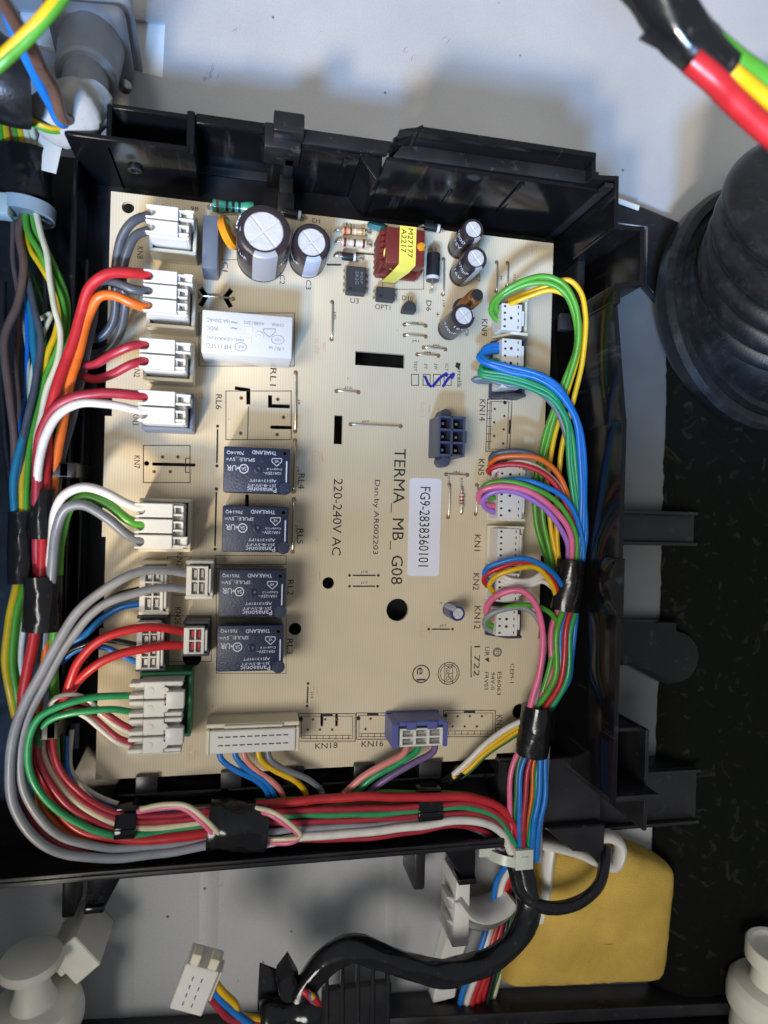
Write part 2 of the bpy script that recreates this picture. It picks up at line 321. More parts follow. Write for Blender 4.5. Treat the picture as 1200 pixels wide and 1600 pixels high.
# ================================================================ the setting
PH = -16.0
def px_poly(pts, h): return [xy(a, b, h) for a, b in pts]
hole1 = px_poly([(27,14),(258,34),(254,121),(24,66)], PH); hole2 = px_poly([(174,178),(196,180),(195,206),(177,204)], PH)
panel = filled('back_panel', [(-240,-330),(330,-330),(330,330),(-240,330)], [hole1, hole2], PH-1.2, PH, 'sheet', kind='structure')
pl = MB().box(-175, 95, PH-3, -60, 205, PH-2).build('outer_cover', 'white_plate'); pl['kind'] = 'structure'
random.seed(4); q = MB()                    # dark scuffs on the sheet
for cx, cy, n_, s_ in ((332,112,9,10),(322,122,4,5),(640,84,5,9),(345,1385,1,3),(372,52,3,6),(700,60,3,8)):
    for k in range(n_):
        a = Vector(xy(cx+random.uniform(-s_,s_),cy+random.uniform(-s_,s_),PH)); t = random.uniform(.6,1.4); L_ = random.uniform(.5,1.8); d = Vector((math.cos(t),math.sin(t)))*L_; nn = Vector((-d.y,d.x)).normalized()*random.uniform(.06,.16); z = PH+.02+k*.002
        q.add([(*(a-d-nn*.2),z),(*(a-nn),z),(*(a+d),z),(*(a+nn),z)],[(0,1,2,3)])
q.build('scuff_marks', 'print_grey', panel, kind='stuff')
# pressed creases of the sheet below the tray
for i, (a, b, wd) in enumerate((((196,1350),(196,1640),2.6), ((328,1350),(322,1640),3.2), ((612,1330),(610,1640),2.4))):
    p0, p1 = P(*a, PH), P(*b, PH); q = MB(); n = 6
    vs = []; fs = []
    for p in (p0, p1):
        for k in range(n+1): t = -1+2*k/n; vs.append((p.x+t*wd, p.y, PH+0.02+0.16*math.cos(t*math.pi/2)))
    for k in range(n): fs.append((k, k+1, n+2+k, n+1+k))
    q.add(vs, fs).build('pressed_crease', 'sheet', panel)
# unseen wall added on the left to shade the harness and panel there
cs = MB().box(-146, -330, PH, -144.5, 330, 135).build('side_light_blocker', 'sheet'); cs['kind'] = 'structure'
# unseen tall wall added past the lower edge to block the window light
cf = MB().box(-146, -252, PH, 330, -250, 300).build('front_light_blocker', 'sheet'); cf['kind'] = 'structure'

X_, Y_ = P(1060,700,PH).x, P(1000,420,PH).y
bp_ = MB().box(87, -120, PH+.02, X_+20, Y_, PH+.5).build('shade_plate', 'shade_grey', bevel=.1); bp_['kind'] = 'structure'  # darker sheet added over the panel, standing in for the tray wall's shade
# ================================================================ black plastic tray
tray = thing('plastic_tray', 'glossy black plastic tray with raised walls holding the circuit board', 'tray', (0, 0, -16))
T = lambda m, name, b=0.5, mt='black': m.build(name, mt, tray, bevel=b, seg=2)
T(MB().box(-143, -118, -16, 86, 106, -9).box(-74, 106, -16, 8, 111, -9.2), 'floor')
for x, y in ((-68,85),(68,70),(-70,-88),(72,-86),(0,-40),(-20,60)): T(MB().cyl((x,y,-9),(x,y,-1.65),2.6,16), 'standoff', 0.2)
# far wall with its pocket, ledge and raised part
T(MB().box(-84,98,-16,-50,99.6,20).box(-72,109,-16,-48,110.6,17).box(-73.6,98,-16,-72,110.6,16.5).box(-51,98,-16,-48.6,110.6,19), 'pocket_wall', 0.5, 'black_gloss')
T(MB().lathe([(2.2,0),(2.2,1.2),(1.2,1.2),(1.2,0.4)], (-67,98,6), (0,-1,0), 20), 'boss', 0.1)
T(MB().box(-48.6,109,-16,-26,110.6,17).box(-48.6,107.6,16,-26,110.8,18), 'recess_wall', 0.6, 'black_gloss')
T(MB().box(-26,104,-16,1,105.6,18).prism([(1,104),(6,98),(8,98),(8,105.6),(1,105.6)],-16,18).box(-27,104,-16,-25.4,110,17.8), 'far_wall', 0.4, 'black_gloss')
T(MB().prism([(-26,105.6),(9,105.6),(12,110),(-26,110)], 17, 19), 'ledge', 0.3)
T(MB().box(-28.5,102.5,10,-17.5,110,20).box(-26,105,19,-17,111,25), 'latch_block', 0.5)
T(MB().box(-23.5,91.5,0.1,-18,98,2.2).box(-23,97,-9,-18.5,104,1.9).box(-22,102.5,0.1,-19,104.2,14), 'board_clip', 0.3)
T(MB().box(7,98,-16,76,99.8,29), 'far_wall', 0.4, 'black_gloss')
T(MB().prism([(9,99.8),(76,99.8),(76,104),(12,104)], 27, 29.2), 'ledge', 0.3)
T(MB().prism([(9,104),(71,104),(71,105.8),(16,105.8)], 20, 36.5), 'raised_wall', 0.5, 'black_gloss')
T(MB().add([(9,102.6,29),(16,104.2,37),(16,106,37),(9,105.5,29),(9,102.6,22),(9,105.5,22),(16,106,22),(16,104.2,22)], [(0,1,2,3),(4,0,3,5),(5,3,2,6),(4,7,1,0),(7,6,2,1),(4,5,6,7)]), 'sloped_end', 0.2, 'black_gloss')
for b_ in ((50,97.2,6,51.5,98.2,28),(30,97.5,4,31.2,98.2,18),(-4,103.3,0,-2.4,104.2,17)): T(MB().box(*b_), 'rib', 0.2, 'black_gloss')
def wall_line(pts, th, z0, z1, name, b=0.3, mt='black_gloss'):
    q = MB()
    for i_, (a, b_) in enumerate(zip(pts, pts[1:])):
        a = Vector(a); b_ = Vector(b_); d = (b_-a).normalized(); nn = Vector((-d.y, d.x))*th/2; a2 = a-d*th/2; b2 = b_+d*th/2
        q.prism([tuple(a2+nn), tuple(a2-nn), tuple(b2-nn), tuple(b2+nn)], z0+i_*.07, z1-(i_%2)*.15)
    return T(q, name, b, mt)
cz = 33
corner = [xy(928,243,cz), xy(928,276,cz), xy(964,278,cz), xy(963,354,cz), xy(1004,357,cz), xy(1003,442,cz), xy(966,446,cz), xy(966,470,cz)]
wall_line(corner, 1.6, -16, cz, 'stepped_corner_wall')
T(MB().box(76,97.5,-16,79,99,33).box(82,70,-16,84.5,98,6), 'corner_rib', 0.3)
# near-side (right) wall with curved tab
y_t = P(966,470,31).y
wall_line([(86,-96),(86,25),xy(966,470,33),xy(966,447,33)], 1.6, -16, 31.5, 'side_wall')
ya, yb = P(955,962,31).y, P(955,872,31).y
q = MB(); n = 12; poly = [(86.9, ya), (84.6, ya)]+[(84.6-2.6*math.sin(math.pi*k/n), ya+(yb-ya)*k/n) for k in range(n+1)]+[(86.9, yb)]
T(q.prism(poly, 24, 32.5), 'curved_tab', 0.3, 'black_gloss')
T(MB().box(76.5,60.5,1.2,83.5,66.5,4.5).box(81,60.5,-9,83.5,66.5,2), 'board_clip', 0.4)
T(MB().box(85,-97,-16,103,-95,30).box(101.5,-110,-16,103,-76,24).box(86.9,-78,-16,103,-76.5,20).box(87,-95,-16,101.4,-78,-4), 'corner_box', 0.5)
for k in range(8): MB().box(88.5,-94+k*2.0,-4,93,-93.1+k*2.0,-2.6).build('rib', 'black', tray, bevel=0.1)
T(MB().lathe([(0,-3.8),(3.2,-3.8),(3.2,-4.0)], (89,-72,0), n=20).lathe([(2.4,-3.9),(2.4,-3.3),(1.6,-3.3),(1.6,-3.9)], (95,-88,0), n=20), 'screw_boss', 0.0)
# struts towards the felt pad
def strut(x0, y0, x1, y1, h, name='strut'):
    X0, Y0, X1, Y1 = rect(x0, y0, x1, y1, h); T(MB().box(86.8, Y0, -15.8, X1, Y1, h).box(86.8, Y0, h, X1, Y0+1.4, h+2.4).box(86.8, Y1-1.4, h, X1, Y1, h+2.4), name)
strut(960,798,1085,852,-4); strut(960,1202,1088,1288,-2)
X0, Y0, X1, Y1 = rect(960,968,1090,1062,-6)
T(MB().prism([(86.8,Y1),(X1-10,Y1-1)]+[(X1-10+10*math.sin(math.pi*k/10), (Y0+Y1)/2-3+((Y1-Y0)/2-1.5)*math.cos(math.pi*k/10)) for k in range(11)]+[(X1-14,Y0-2),(X1-30,Y0+6),(86.8,Y0+4)], -15.8, -5), 'curved_strut', 0.8, 'black_gloss')
T(MB().box(86.8,-100,-16,88.4,62,-2), 'outer_rail', 0.4)
# wire channel between board and front rim
T(MB().box(-70,-99,-9,-36,-96.8,1.5).box(-34.5,-99,-9,-6,-96.8,1.5).box(-4,-99,-9,58,-96.8,1.5), 'channel_rib', 0.8, 'black_gloss')
T(MB().box(-143,-118.6,-16,58,-117,11), 'front_rim', 0.4)
T(MB().box(-143,-117,9,58,-115.8,10.8), 'rim_lip', 0.3)
for a, b in ((212,247),(345,378),(441,475),(553,586),(655,690)):
    X0, Y0, X1, Y1 = rect(a, 1196, b, 1214, 2); T(MB().box(X0,-91.2,0.15,X1,-96.8,2.2).box(X0,-97.4,-9,X1,-94.4,0.6), 'board_clip', 0.3)
for a, b, y0, y1 in ((180,214,1232,1306),(652,690,1240,1278)):
    X0, Y0, X1, Y1 = rect(a, y0, b, y1, 10); T(MB().box(X0,-99,-9,X1,-97.5,10).add([(X0,-99,9),(X1,-99,9),(X1,Y0+3,11.3),(X0,Y0+3,11.3),(X0,-99,10.4),(X1,-99,10.4),(X1,Y0+3,12.6),(X0,Y0+3,12.6)],[(3,2,1,0),(4,5,6,7),(0,1,5,4),(1,2,6,5),(2,3,7,6),(3,0,4,7)]).box(X0,Y0,6,X1,Y0+3,12.5), 'wire_hook', 0.5, 'black_gloss')
# hooks hanging outside the rim
for x0, y0, x1, y1, z in ((95,1358,116,1438,-3),(648,1350,666,1394,2)):
    X0, Y0, X1, Y1 = rect(x0, y0, x1, y1, z); T(MB().box(X0,Y0,-15.9,X1,-118.5,z-1), 'prong', 0.8)
X0, Y0, X1, Y1 = rect(132,1362,180,1420,2)
T(MB().prism([(X0,Y0+1),(X1-3,Y0),(X1+4,-118.4),(X0+1,-118.4)], -15.9, 1).box(X0,Y0-1.2,-4,X1-3,Y0+1,2.6), 'hook', 0.5, 'black_gloss')
X0, Y0, X1, Y1 = rect(692,1350,746,1380,4)
T(MB().prism([(X0+8,Y0),(X1,Y0),(X1,-118.4),(X0-2,-118.4)], -15.9, 2).box(X0+6,Y0-1.2,-4,X1,Y0+1,3.6), 'hook', 0.5, 'black_gloss')
# left wall and wire guides
T(MB().box(-85,-94,-16,-83.2,98,6.5), 'left_wall', 0.5, 'black_gloss')
T(MB().box(-82,-60,-9,-80.6,70,1.5).box(-83.2,26,-9,-77.5,34,0.6).box(-83.2,-56,-9,-77.5,-50,0.6), 'inner_rib', 0.4, 'black_gloss')
X0, Y0, X1, Y1 = rect(64,722,150,746,13); T(MB().box(X0,Y0,9.5,-82,Y1,12.5).box(-85,Y0,-9,-80,Y1,12.5).box(X0,Y0,5,X0+1.4,Y1,12.5), 'wire_guide', 0.5)
X0, Y0, X1, Y1 = rect(60,1128,114,1156,15); T(MB().box(X0,Y0,12,-83,Y1,15).box(-86,Y0,-9,-82.5,Y1,15).box(X0,Y0,8,X0+1.4,Y1,15), 'wire_guide', 0.5)
# grey sheet showing through two openings of the tray's left edge
for x0, y0, x1, y1 in ((112,660,126,720),(112,1130,124,1170)):
    X0, Y0, X1, Y1 = rect(x0, y0, x1, y1, -8.9); MB().box(X0,Y0,-9,X1,Y1,-8.5).build('floor_plate', 'grey_pvc', tray, bevel=0.1)

# ================================================================ circuit board
bd = thing('circuit_board', 'tan circuit board printed TERMA_MB_G08 with relays, capacitors and sockets', 'circuit board', (0, 0, -1.6))
L = [(-75,92.5),(75,92.5),(75,40),(73.6,40),(73.6,24),(75,24),(75,-20),(73.4,-20),(73.4,-50),(75,-50),(75,-92.5),(66,-92.5),(66,-90.6),(58.5,-90.6),(58.5,-92.5),(-75,-92.5)]
L += [(-75,-45),(-73.8,-45),(-73.8,-16),(-75,-16),(-75,22),(-73,22),(-73,29.5),(-75,29.5),(-75,75),(-76.6,75.5),(-76.6,74)]
L = L[:-2]
holes = []
for px, py, r in ((200,324,1.9),(513,911,2.0),(461,983,2.1),(621,953,3.9),(300,1028,3.0),(812,1112,2.8)): holes.append(circ(*xy(px,py), r))
def hrect(x0,y0,x1,y1): a = rect(x0,y0,x1,y1,0); return [(a[0],a[1]),(a[2],a[1]),(a[2],a[3]),(a[0],a[3])]
holes += [hrect(555,551,632,573), hrect(522,649,535,694)]
def hslot(a, b, wpx): return thick(xy(*a), xy(*b), wpx/4.68)
holes += [hslot((236,725),(303,726),6), circ(*xy(229,724),0.9), hslot((425,692+88),(425,692+95),6)] if False else [hslot((240,725),(303,726.5),5), circ(*xy(229,724),0.8)]
for a in (((422,617),(422,634),(453,635)), ((367,606),(388,609),(388,632))):     # L slots of the empty relay place
    p, q_, r_ = [Vector(xy(*t)) for t in a]; wd = 0.65
    d1 = (q_-p).normalized(); d2 = (r_-q_).normalized(); n1 = Vector((-d1.y,d1.x))*wd; n2 = Vector((-d2.y,d2.x))*wd
    s = (n1+n2)/(1+n1.dot(n2)/wd**2)
    holes.append([tuple(v) for v in (p+n1, q_+s, r_+n2, r_-n2, q_-s, p-n1)])
holes.append(hslot((425,667.5),(454,668),5.5))
for a, b, c in (((313,450),(322,462),(313,478)), ((362,452),(352,464),(361,480))):
    p, q_, r_ = [Vector(xy(*t)) for t in (a,b,c)]; wd = 0.8
    d1 = (q_-p).normalized(); d2 = (r_-q_).normalized(); n1 = Vector((-d1.y,d1.x))*wd; n2 = Vector((-d2.y,d2.x))*wd
    s = (n1+n2)/(1+n1.dot(n2)/wd**2); holes.append([tuple(v) for v in (p+n1, q_+s, r_+n2, r_-n2, q_-s, p-n1)])
holes += [hslot((558,395),(588,397),4), hslot((512,413),(532,413),4), hslot((386,775),(386,790),5.5)]
holes += [hslot((503,1117),(503,1133),4.5), hslot((526,1117),(526,1133),4.5), hslot((294,652),(303,651),3)]
for px, py in ((470,1124),(560,1122),(696,1118)): holes.append(circ(*xy(px,py), 0.75, 12))
filled('laminate', L, holes, -1.6, 0, 'board', bd)

# ---- silkscreen
SK = {}
def sk(m='silk'): return SK.setdefault(m, MB())
LH = [0.02]
def line(pts, wpx=1.3, closed=False, m='silk', h=0.0):
    w2 = wpx/4.68/2; pts = [Vector(xy(*p, h)) for p in pts]; seq = pts+([pts[0]] if closed else [])
    for a, b in zip(seq, seq[1:]):
        LH[0] = 0.02+(LH[0]*1000 % 20+1.37)/1000
        d = (b-a).normalized(); nn = Vector((-d.y,d.x))*w2; a = a-d*w2; b = b+d*w2
        sk(m).add([(*(a-nn),h+LH[0]),(*(b-nn),h+LH[0]),(*(b+nn),h+LH[0]),(*(a+nn),h+LH[0])], [(0,1,2,3)])
def ring(px, py, rpx, wpx=1.4, m='silk', n=32, h=0.0, b=None, ry=1.0):
    c = P(px,py,h); e = 1/4.68; vs = []; tgt = b or sk(m)
    for k in range(n):
        a = 2*math.pi*k/n
        for r in (rpx-wpx/2, rpx+wpx/2): vs.append((c.x+r*e*math.cos(a), c.y+r*e*ry*math.sin(a), h+0.05))
    tgt.add(vs, [(2*k, 2*k+1, (2*k+3)%(2*n), (2*k+2)%(2*n)) for k in range(n)])
def dot(px, py, rpx, m='silk', h=0.0, off=0.045): c = P(px,py,h); r = rpx/4.68; sk(m).add([(c.x+r*math.cos(2*math.pi*k/12), c.y+r*math.sin(2*math.pi*k/12), h+off) for k in range(12)], [tuple(range(12))])
def R4(x0,y0,x1,y1,wpx=1.2): line([(x0,y0),(x1,y0),(x1,y1),(x0,y1)], wpx, True)
R4(353,611,455,687); line([(388,636),(387,686)])
for p in ((377,622),(434,624),(443,652),(433,679),(376,677)): dot(*p,3,'solder_ring'); dot(*p,1.6,'dark_hole',0,0.06)
R4(224,696,297,754); line([(297,716),(290,716),(290,738),(297,738)])
for p in ((254,714),(278,714),(241,737),(266,737)): dot(*p,2.8,'solder_ring'); dot(*p,1.5,'dark_hole',0,0.06)
line([(762,624),(800,624),(796,706),(759,705)], closed=True); line([(766,627),(795,628),(792,702),(763,702)], closed=True, wpx=1)
for k in range(6): y = 630+k*12; line([(761,y),(768,y)], 1)
line([(768,628),(765,702)], 1); line([(797,658),(796,676)], 4); dot(789,629,3.2,'dark_hole')
for p in ((773,639),(788,650),(772,660),(787,671),(772,681),(786,693)): dot(*p,2.2,'solder_ring'); dot(*p,1.4,'dark_hole',0,0.06)
for x0, x1, y0, y1 in ((467,555,1115,1158),(557,608,1114,1155),(693,774,1110,1151),(612,683,1112,1118)):
    R4(x0,y0,x1,y1); R4(x0+4,y0+4,x1-4,y1-4,0.9); xm = (x0+x1)/2; line([(xm-7,y0+2),(xm+7,y0+2)], 4)
    if y1-y0 > 20:
        k = x0+8
        while k < x1-6: line([(k,y1-8),(k,y1-3)], 0.9); k += 10
        line([(x0+6,y1-9),(x1-6,y1-9)], 0.9); dot(x0+3,y0+8,3.4,'dark_hole')
        for j in range(int((x1-x0-14)/19)): dot(x0+22+j*19, y0+9, 2.2, 'solder_ring'); dot(x0+14+j*19, y0+25, 2.2, 'solder_ring'); dot(x0+22+j*19, y0+9, 1.3, 'dark_hole', 0, 0.06); dot(x0+14+j*19, y0+25, 1.3, 'dark_hole', 0, 0.06)
line([(327,1122),(465,1118)], 1); line([(327,1122),(326,1132)], 1); line([(465,1118),(466,1130)], 1)
for p in ((356,1122),(390,1119),(435,1117)): dot(*p, 3.0, 'dark_hole')
for a, b in (((340,672),(339,722)),((338,770),(336,852))): line([a,b], 2.6); dot(a[0],a[1]-6,2.4); dot(b[0],b[1]+6,2.4)
for a, b in (((552,899),(586,899)),((552,916),(585,916)),((481,1074),(480,1098)),((676,983),(702,983))):
    line([a,b], 2.2); d = Vector((b[0]-a[0], b[1]-a[1])).normalized(); dot(a[0]-d.x*6,a[1]-d.y*6,2.2); dot(b[0]+d.x*5,b[1]+d.y*5,2.2)
for x in (643,661,677,694): R4(x,585,x+11,602)
R4(311,489,460,572,1.0); R4(337,868,447,882,0.8); R4(338,888,447,1052,0.8); R4(598,366,662,452,0.9); R4(347,336,371,406,0.8)
line([(736,1010),(736,1058)], 1.6); line([(722,565),(722,575)], 0.1)
ring(658,1053,14,1.8); ring(701,1052,18,1.3); ring(701,1052,14.5,1.1); line([(695,1037),(695,1067)],1); line([(707,1037),(707,1067)],1)
ring(777,1019,7,1.3); ring(777,1019,5.4,0.8); ring(431,360+78,0.01,0.01)
for x0, y0, x1, y1 in ((282,860,0,0),): pass
line([(203,850),(203,900)],0.1); R4(262,870,299,930,0.9); R4(264,962,330,1034,0.9)
sk().add([(*xy(757,1030),.05),(*xy(764,1027),.05),(*xy(764,1035),.05)], [(0,1,2)])
sk().add([(*xy(713,566),.05),(*xy(720,568),.05),(*xy(717,577),.05),(*xy(711,573),.05)], [(0,1,2,3)])
# pink inspection stamps and blue marker ticks
random.seed(3)
for cx, cy in ((500,542),(495,715),(495,900),(665,640),(665,985),(310,620),(300,1178),(830,390),(489,1080),(305,800)):
    for k in range(9):
        y = cy-12+k*2.8; a = random.uniform(2,9); line([(cx-8+random.uniform(-2,3),y),(cx-8+a,y)], 0.7, m='stamp')
    for k in range(4): x = cx+random.uniform(0,9); line([(x,cy-10+random.uniform(0,5)),(x+random.uniform(-2,3),cy+random.uniform(2,9))], 0.7, m='stamp')
for pts in ([(664,588),(670,601),(674,604)], [(676,604),(688,590),(698,584),(697,588)], [(692,604),(700,592),(709,584),(706,591)]):
    pp = spline([Vector((*xy(*p),0)) for p in pts], 0.5)
    for i, (a, b) in enumerate(zip(pp, pp[1:])):
        d = (b-a).normalized(); nn = Vector((-d.y,d.x,0))*0.5; z = 0.06+i*0.0004
        sk('marker').add([(*(a-nn-d*.2).xy,z),(*(b-nn+d*.2).xy,z),(*(b+nn+d*.2).xy,z),(*(a+nn-d*.2).xy,z)], [(0,1,2,3)])
for k, b in SK.items(): b.build({'silk':'silkscreen_lines','stamp':'inspection_stamp','marker':'marker_ticks','solder_ring':'solder_pads','dark_hole':'drill_holes'}.get(k,'print'), k, bd, kind='stuff')
S = lambda s, x, y, l, hh, rot=-90: text(s, x, y, l, hh, rot, 'silk', bd)
S('TERMA_ MB_ G08',621,807,207,21); S('220-240V AC',527,808,119,14); S('Dsn.by AR002203',587,808,114,10.5)
for s, x, y, l in (('KN9',757,512,25),('KN14',754,641,32),('KN5',752,730,24),('KN1',746,848,24),('KN2',744,909,25),('KN12',746,965,34),('KN7',214,722,21),('KN24',281,877,28),('KN26',278,962,28),
                   ('RL1',427,589,28),('RL6',342,628,24),('RL4',471,752,24),('RL5',469,838,24),('RL2',454,918,24),('RL3',453,1010,24),('KN19',780,1131,26),('KN8',219,395,20),('KN2',214,580,20),('KN3',212,655,20)): S(s,x,y,l,9.5)
for s, x, y, l, hh in (('C1',352,417,15,8),('C2',441,437,15,8),('C3',482,445,15,8),('D6',670,478,16,8),('J45',523,493,13,4.5),('J38',693,474,11,4),('J8',467,628,8,4),('J9',465,733,9,4),('J10',463,826,12,4),('C7',747,434,12,6),('C9',729,519,11,6),('J12',804,434,11,4),('J6',783,434,7,4),('J29',701,748,10,4),('R99',721,752,10,4),('J15',487,1086,11,4),('1 722',745,1033,45,9),
                       ('94V-0',770,1064,26,6),('E56063',780,1068,34,6),('FRV03',760,1064,26,6),('CEM-1',800,1052,28,6),('RoHS',701,1052,22,9),('e1',658,1053,20,14),('TEST',649,572,16,5),('FT',665,573,8,5),('SW',681,573,9,5),('ICT',698,574,11,5),('UR',761,1018,14,7),('EPC',777,1019,10,4.5)): S(s,x,y,l,hh)
text('arcelik',718,590,31,7,-90,'silk',bd)
for s, x, y, l, hh in (('U3',554,470,13,8),('OPT1',598,480,24,8),('D10',637,466,17,7),('D1',494,345,12,7),('R31',547,352,13,6),('D7',671,348,12,7),('98',304,326,12,7),('KN18',510,1165,35,9),('KN16',582,1162,34,9),('J44',648,505,11,4),('J41',649,533,11,4),('J43',681,540,11,4),('J48',668,551,11,4),('J16',544,606,12,4),('J27',571,659,11,4),('J42',713,738,11,4),('J18',569,894,11,4),('J17',569,911,11,4),('J37',692,978,11,4),('+',689,942,4,4),('+',684,491,6,6)): S(s,x,y,l,hh,0)
# white sticker
a = rect(638,747,688,900,0); st = MB().prism(rr(a[0],a[1],a[2],a[3],1.3), 0.02, 0.14).build('sticker', 'paper', bd)
text('FG9-2838360101',663,823,120,16,-90,'print_black',st,h=0.14)

# ---- jumpers
def jumper(a, b, r=0.29, h=0.7):
    A, B = P(*a), P(*b); d = (B-A).normalized(); z = Vector((0,0,1))
    MB().tube(spline([A-z*0.5, A+z*h*0.55+d*0.2, A+z*h+d*1.0, B+z*h-d*1.0, B+z*h*0.55-d*0.2, B-z*0.5], 0.7), r, 8).build('jumper_wire', 'tin', bd)
    q = MB()
    for c in (A, B): q.lathe([(0.75,0.0),(0.7,0.08),(0.0,0.1)], (c.x,c.y,0.02), n=12)
    q.build('solder_eye', 'solder_ring', bd)
for a, b in (((519,472),(518,530)),((776,410),(775,455)),((793,411),(792,447)),((693,405),(692,460)),((632,507),(665,509)),((632,524),(665,526)),((662,543),(696,546)),((652,554),(685,556)),((526,611),(560,613)),((548,663),(626,666)),((462,582),(461,674)),((461,688),(459,768)),((459,780),(457,862)),((697,741),(730,742)),((702,757),(700,808)),((745,758),(743,803)),((310,463),(364,467))):
    jumper(a, b)

# ---- axial parts
def axial(a, b, body, r, m, bands=(), h=None, name='resistor', dumb=True, ends=None):
    h = r+0.3 if h is None else h; A, B = P(*a, 0), P(*b, 0); d = (B-A).normalized(); z = Vector((0,0,1)); c = (A+B)/2+z*h; hl = body/2
    prof = [(0.25,-hl),(r*0.96,-hl+0.15),(r,-hl+0.5)]
    if dumb: prof += [(r,-hl+hl*0.35),(r*0.84,-hl+hl*0.5),(r*0.84,hl-hl*0.5),(r,hl-hl*0.35)]
    prof += [(r,hl-0.5),(r*0.96,hl-0.15),(0.25,hl)]
    o = MB().lathe(prof, c, d, 20).build(name, m, bd, origin=(c.x,c.y,0))
    MB().tube(spline([A-z*0.5, A+z*h*0.7+d*0.15, A+z*h+d*0.9, c-d*hl], 0.6), 0.36, 8).tube(spline([B-z*0.5, B+z*h*0.7-d*0.15, B+z*h-d*0.9, c+d*hl], 0.6), 0.36, 8).build('lead', 'tin', o)
    for t, bm_, wd in bands:
        rad = r*1.015
        if dumb and abs(t) < 0.5: rad = r*0.86
        MB().lathe([(rad-0.1,-wd/2),(rad,-wd/2),(rad,wd/2),(rad-0.1,wd/2)], c+d*(t*hl), d, 20).build('colour_band', bm_, o)
    return o
axial((325,327),(404,333),13,2.0,'green_resistor',((-.75,'band_brown',.9),(-.3,'band_black',.9),(0,'band_black',.9),(.3,'band_black',.8)),h=3.2)
axial((523,362),(578,366),8,1.25,'tan_resistor',((-.7,'band_red',.7),(-.2,'band_brown',.6),(.15,'band_grey',.6),(.75,'band_gold',.7)))
axial((523,381),(579,386),8.6,1.4,'pale_resistor',((-.72,'band_brown',.8),(-.25,'band_grey',.8),(.05,'band_black',.6),(.3,'band_grey',.7),(.75,'band_brown',.8)),h=2.2)
axial((521,402),(567,406),5,1.35,'diode_black',((.7,'band_grey',.8),),name='diode',dumb=False)
axial((436,334),(477,342),6,1.45,'diode_black',((.75,'band_grey',.9),),name='diode',dumb=False)
axial((655,355),(692,362),6,1.4,'diode_black',((.65,'band_grey',.9),),name='diode',dumb=False)
axial((674,389),(671,458),9.5,2.35,'diode_black',((.8,'band_grey',1.2),),name='diode',dumb=False,h=3.4)
axial((720,760),(719,804),5,0.85,'pale_resistor',((-.5,'band_red',.5),(0,'band_brown',.5),(.4,'band_red',.5)))
# ---- electrolytic capacitors
def ecap(px, py, r, h, sa, words=(), sm='sleeve', stm='stripe_grey', sw=0.7):
    t = P(px,py,h); x, y = t.x, t.y; rt = r*0.72
    o = MB().lathe([(r*0.9,0),(r,0.5),(r,1.3),(r*0.94,1.9),(r,2.5),(r,h-1.1),(r*0.97,h-0.45),(r*0.90,h-0.08),(rt,h),(rt,h-0.5)], (x,y,0), n=40).build('capacitor', sm, bd)
    q = MB().lathe([(0,h-0.45),(rt,h-0.45),(rt,h-0.5)], (x,y,0), n=40); q.build('can_top', 'aluminium', o)
    q = MB(); g = r*0.045; a0 = math.radians(40)
    for k in range(4):
        a = a0+k*math.pi/2; cx, cy = x+g*1.41*math.cos(a+math.pi/4), y+g*1.41*math.sin(a+math.pi/4); rq = rt-g*1.7
        q.prism([(cx,cy)]+[(cx+rq*math.cos(a+j*math.pi/16), cy+rq*math.sin(a+j*math.pi/16)) for j in range(9)], h-0.45, h-0.18)
    q.build('vent_quadrant', 'aluminium', o, bevel=0.1)
    rs = r*1.006; MB().lathe([(rs*0.99,1.4),(rs*0.945,1.9),(rs,2.5),(rs,h-1.1),(rs*0.975,h-0.45),(rs*0.905,h-0.05),(rs*0.78,h+0.02)], (x,y,0), n=10, a0=sa-sw/2, a1=sa+sw/2).build('polarity_stripe', stm, o)
    for s, ang, z, Lw, Hh in words:
        text_map(s, Lw, Hh, (lambda u, v, ang=ang, z=z: (x+rs*math.cos(ang+u/r), y+rs*math.sin(ang+u/r), z+v)), 'print_white', o)
    return o
PI = math.pi
ecap(412,361,8.1,22,-PI/2+0.1,(('22\u00b5F',-PI*0.82,15,6,2.6),('400V',-PI*0.15,12,7,2.2)),sw=0.95)
text_map('477',4.5,2.4,lambda u,v,c=P(412,361,22): (c.x+(7.1+v*0.85)*math.cos(PI*0.93-u/7.1), c.y+(7.1+v*0.85)*math.sin(PI*0.93-u/7.1), 21.95-max(0,(v+0.2))*0.30), 'print_white', bd)
ecap(487,378,6.0,16,-PI/2+0.15,(('100\u00b5F',-PI*0.85,9,6,2.2),),stm='stripe_blue',sw=0.85)
ecap(740,358,3.7,17,-PI*0.35,(('1000',PI*1.15,13,5,1.8),('25V',PI*1.2,9,4,1.8)))
ecap(744,403,3.95,17,-PI*0.4,(('470\u00b5F',PI*1.2,12,5.5,2),('16V',PI*1.2,7,4,1.8)))
ecap(725,493,3.95,17,0.3,(('16V',-PI*0.55,14.6,4,1.6),('470\u00b5F',PI*1.25,9,6,2.2)))
ecap(716,959,2.6,10,PI*0.75,(('16V',-PI*0.2,8,3,1.2),),sm='sleeve_blue',stm='stripe_blue',sw=0.8)
# inductor: copper winding on a dark core
t = P(747,460,16); o = MB().lathe([(2.5,1),(2.7,1.5)]+[(2.7-(k % 2)*0.18, 1.6+k*0.34) for k in range(36)]+[(2.4,14.2)], (t.x,t.y,0), n=20).build('inductor', 'copper', bd)
MB().lathe([(1.9,0),(1.9,15.6),(1.6,16),(0,16)], (t.x,t.y,0), n=20).build('core', 'diode_black', o)
MB().lathe([(3.6,0.0),(3.6,0.6),(2.9,0.6)], (t.x,t.y,0), n=24).build('foot', 'dark_plastic', o)
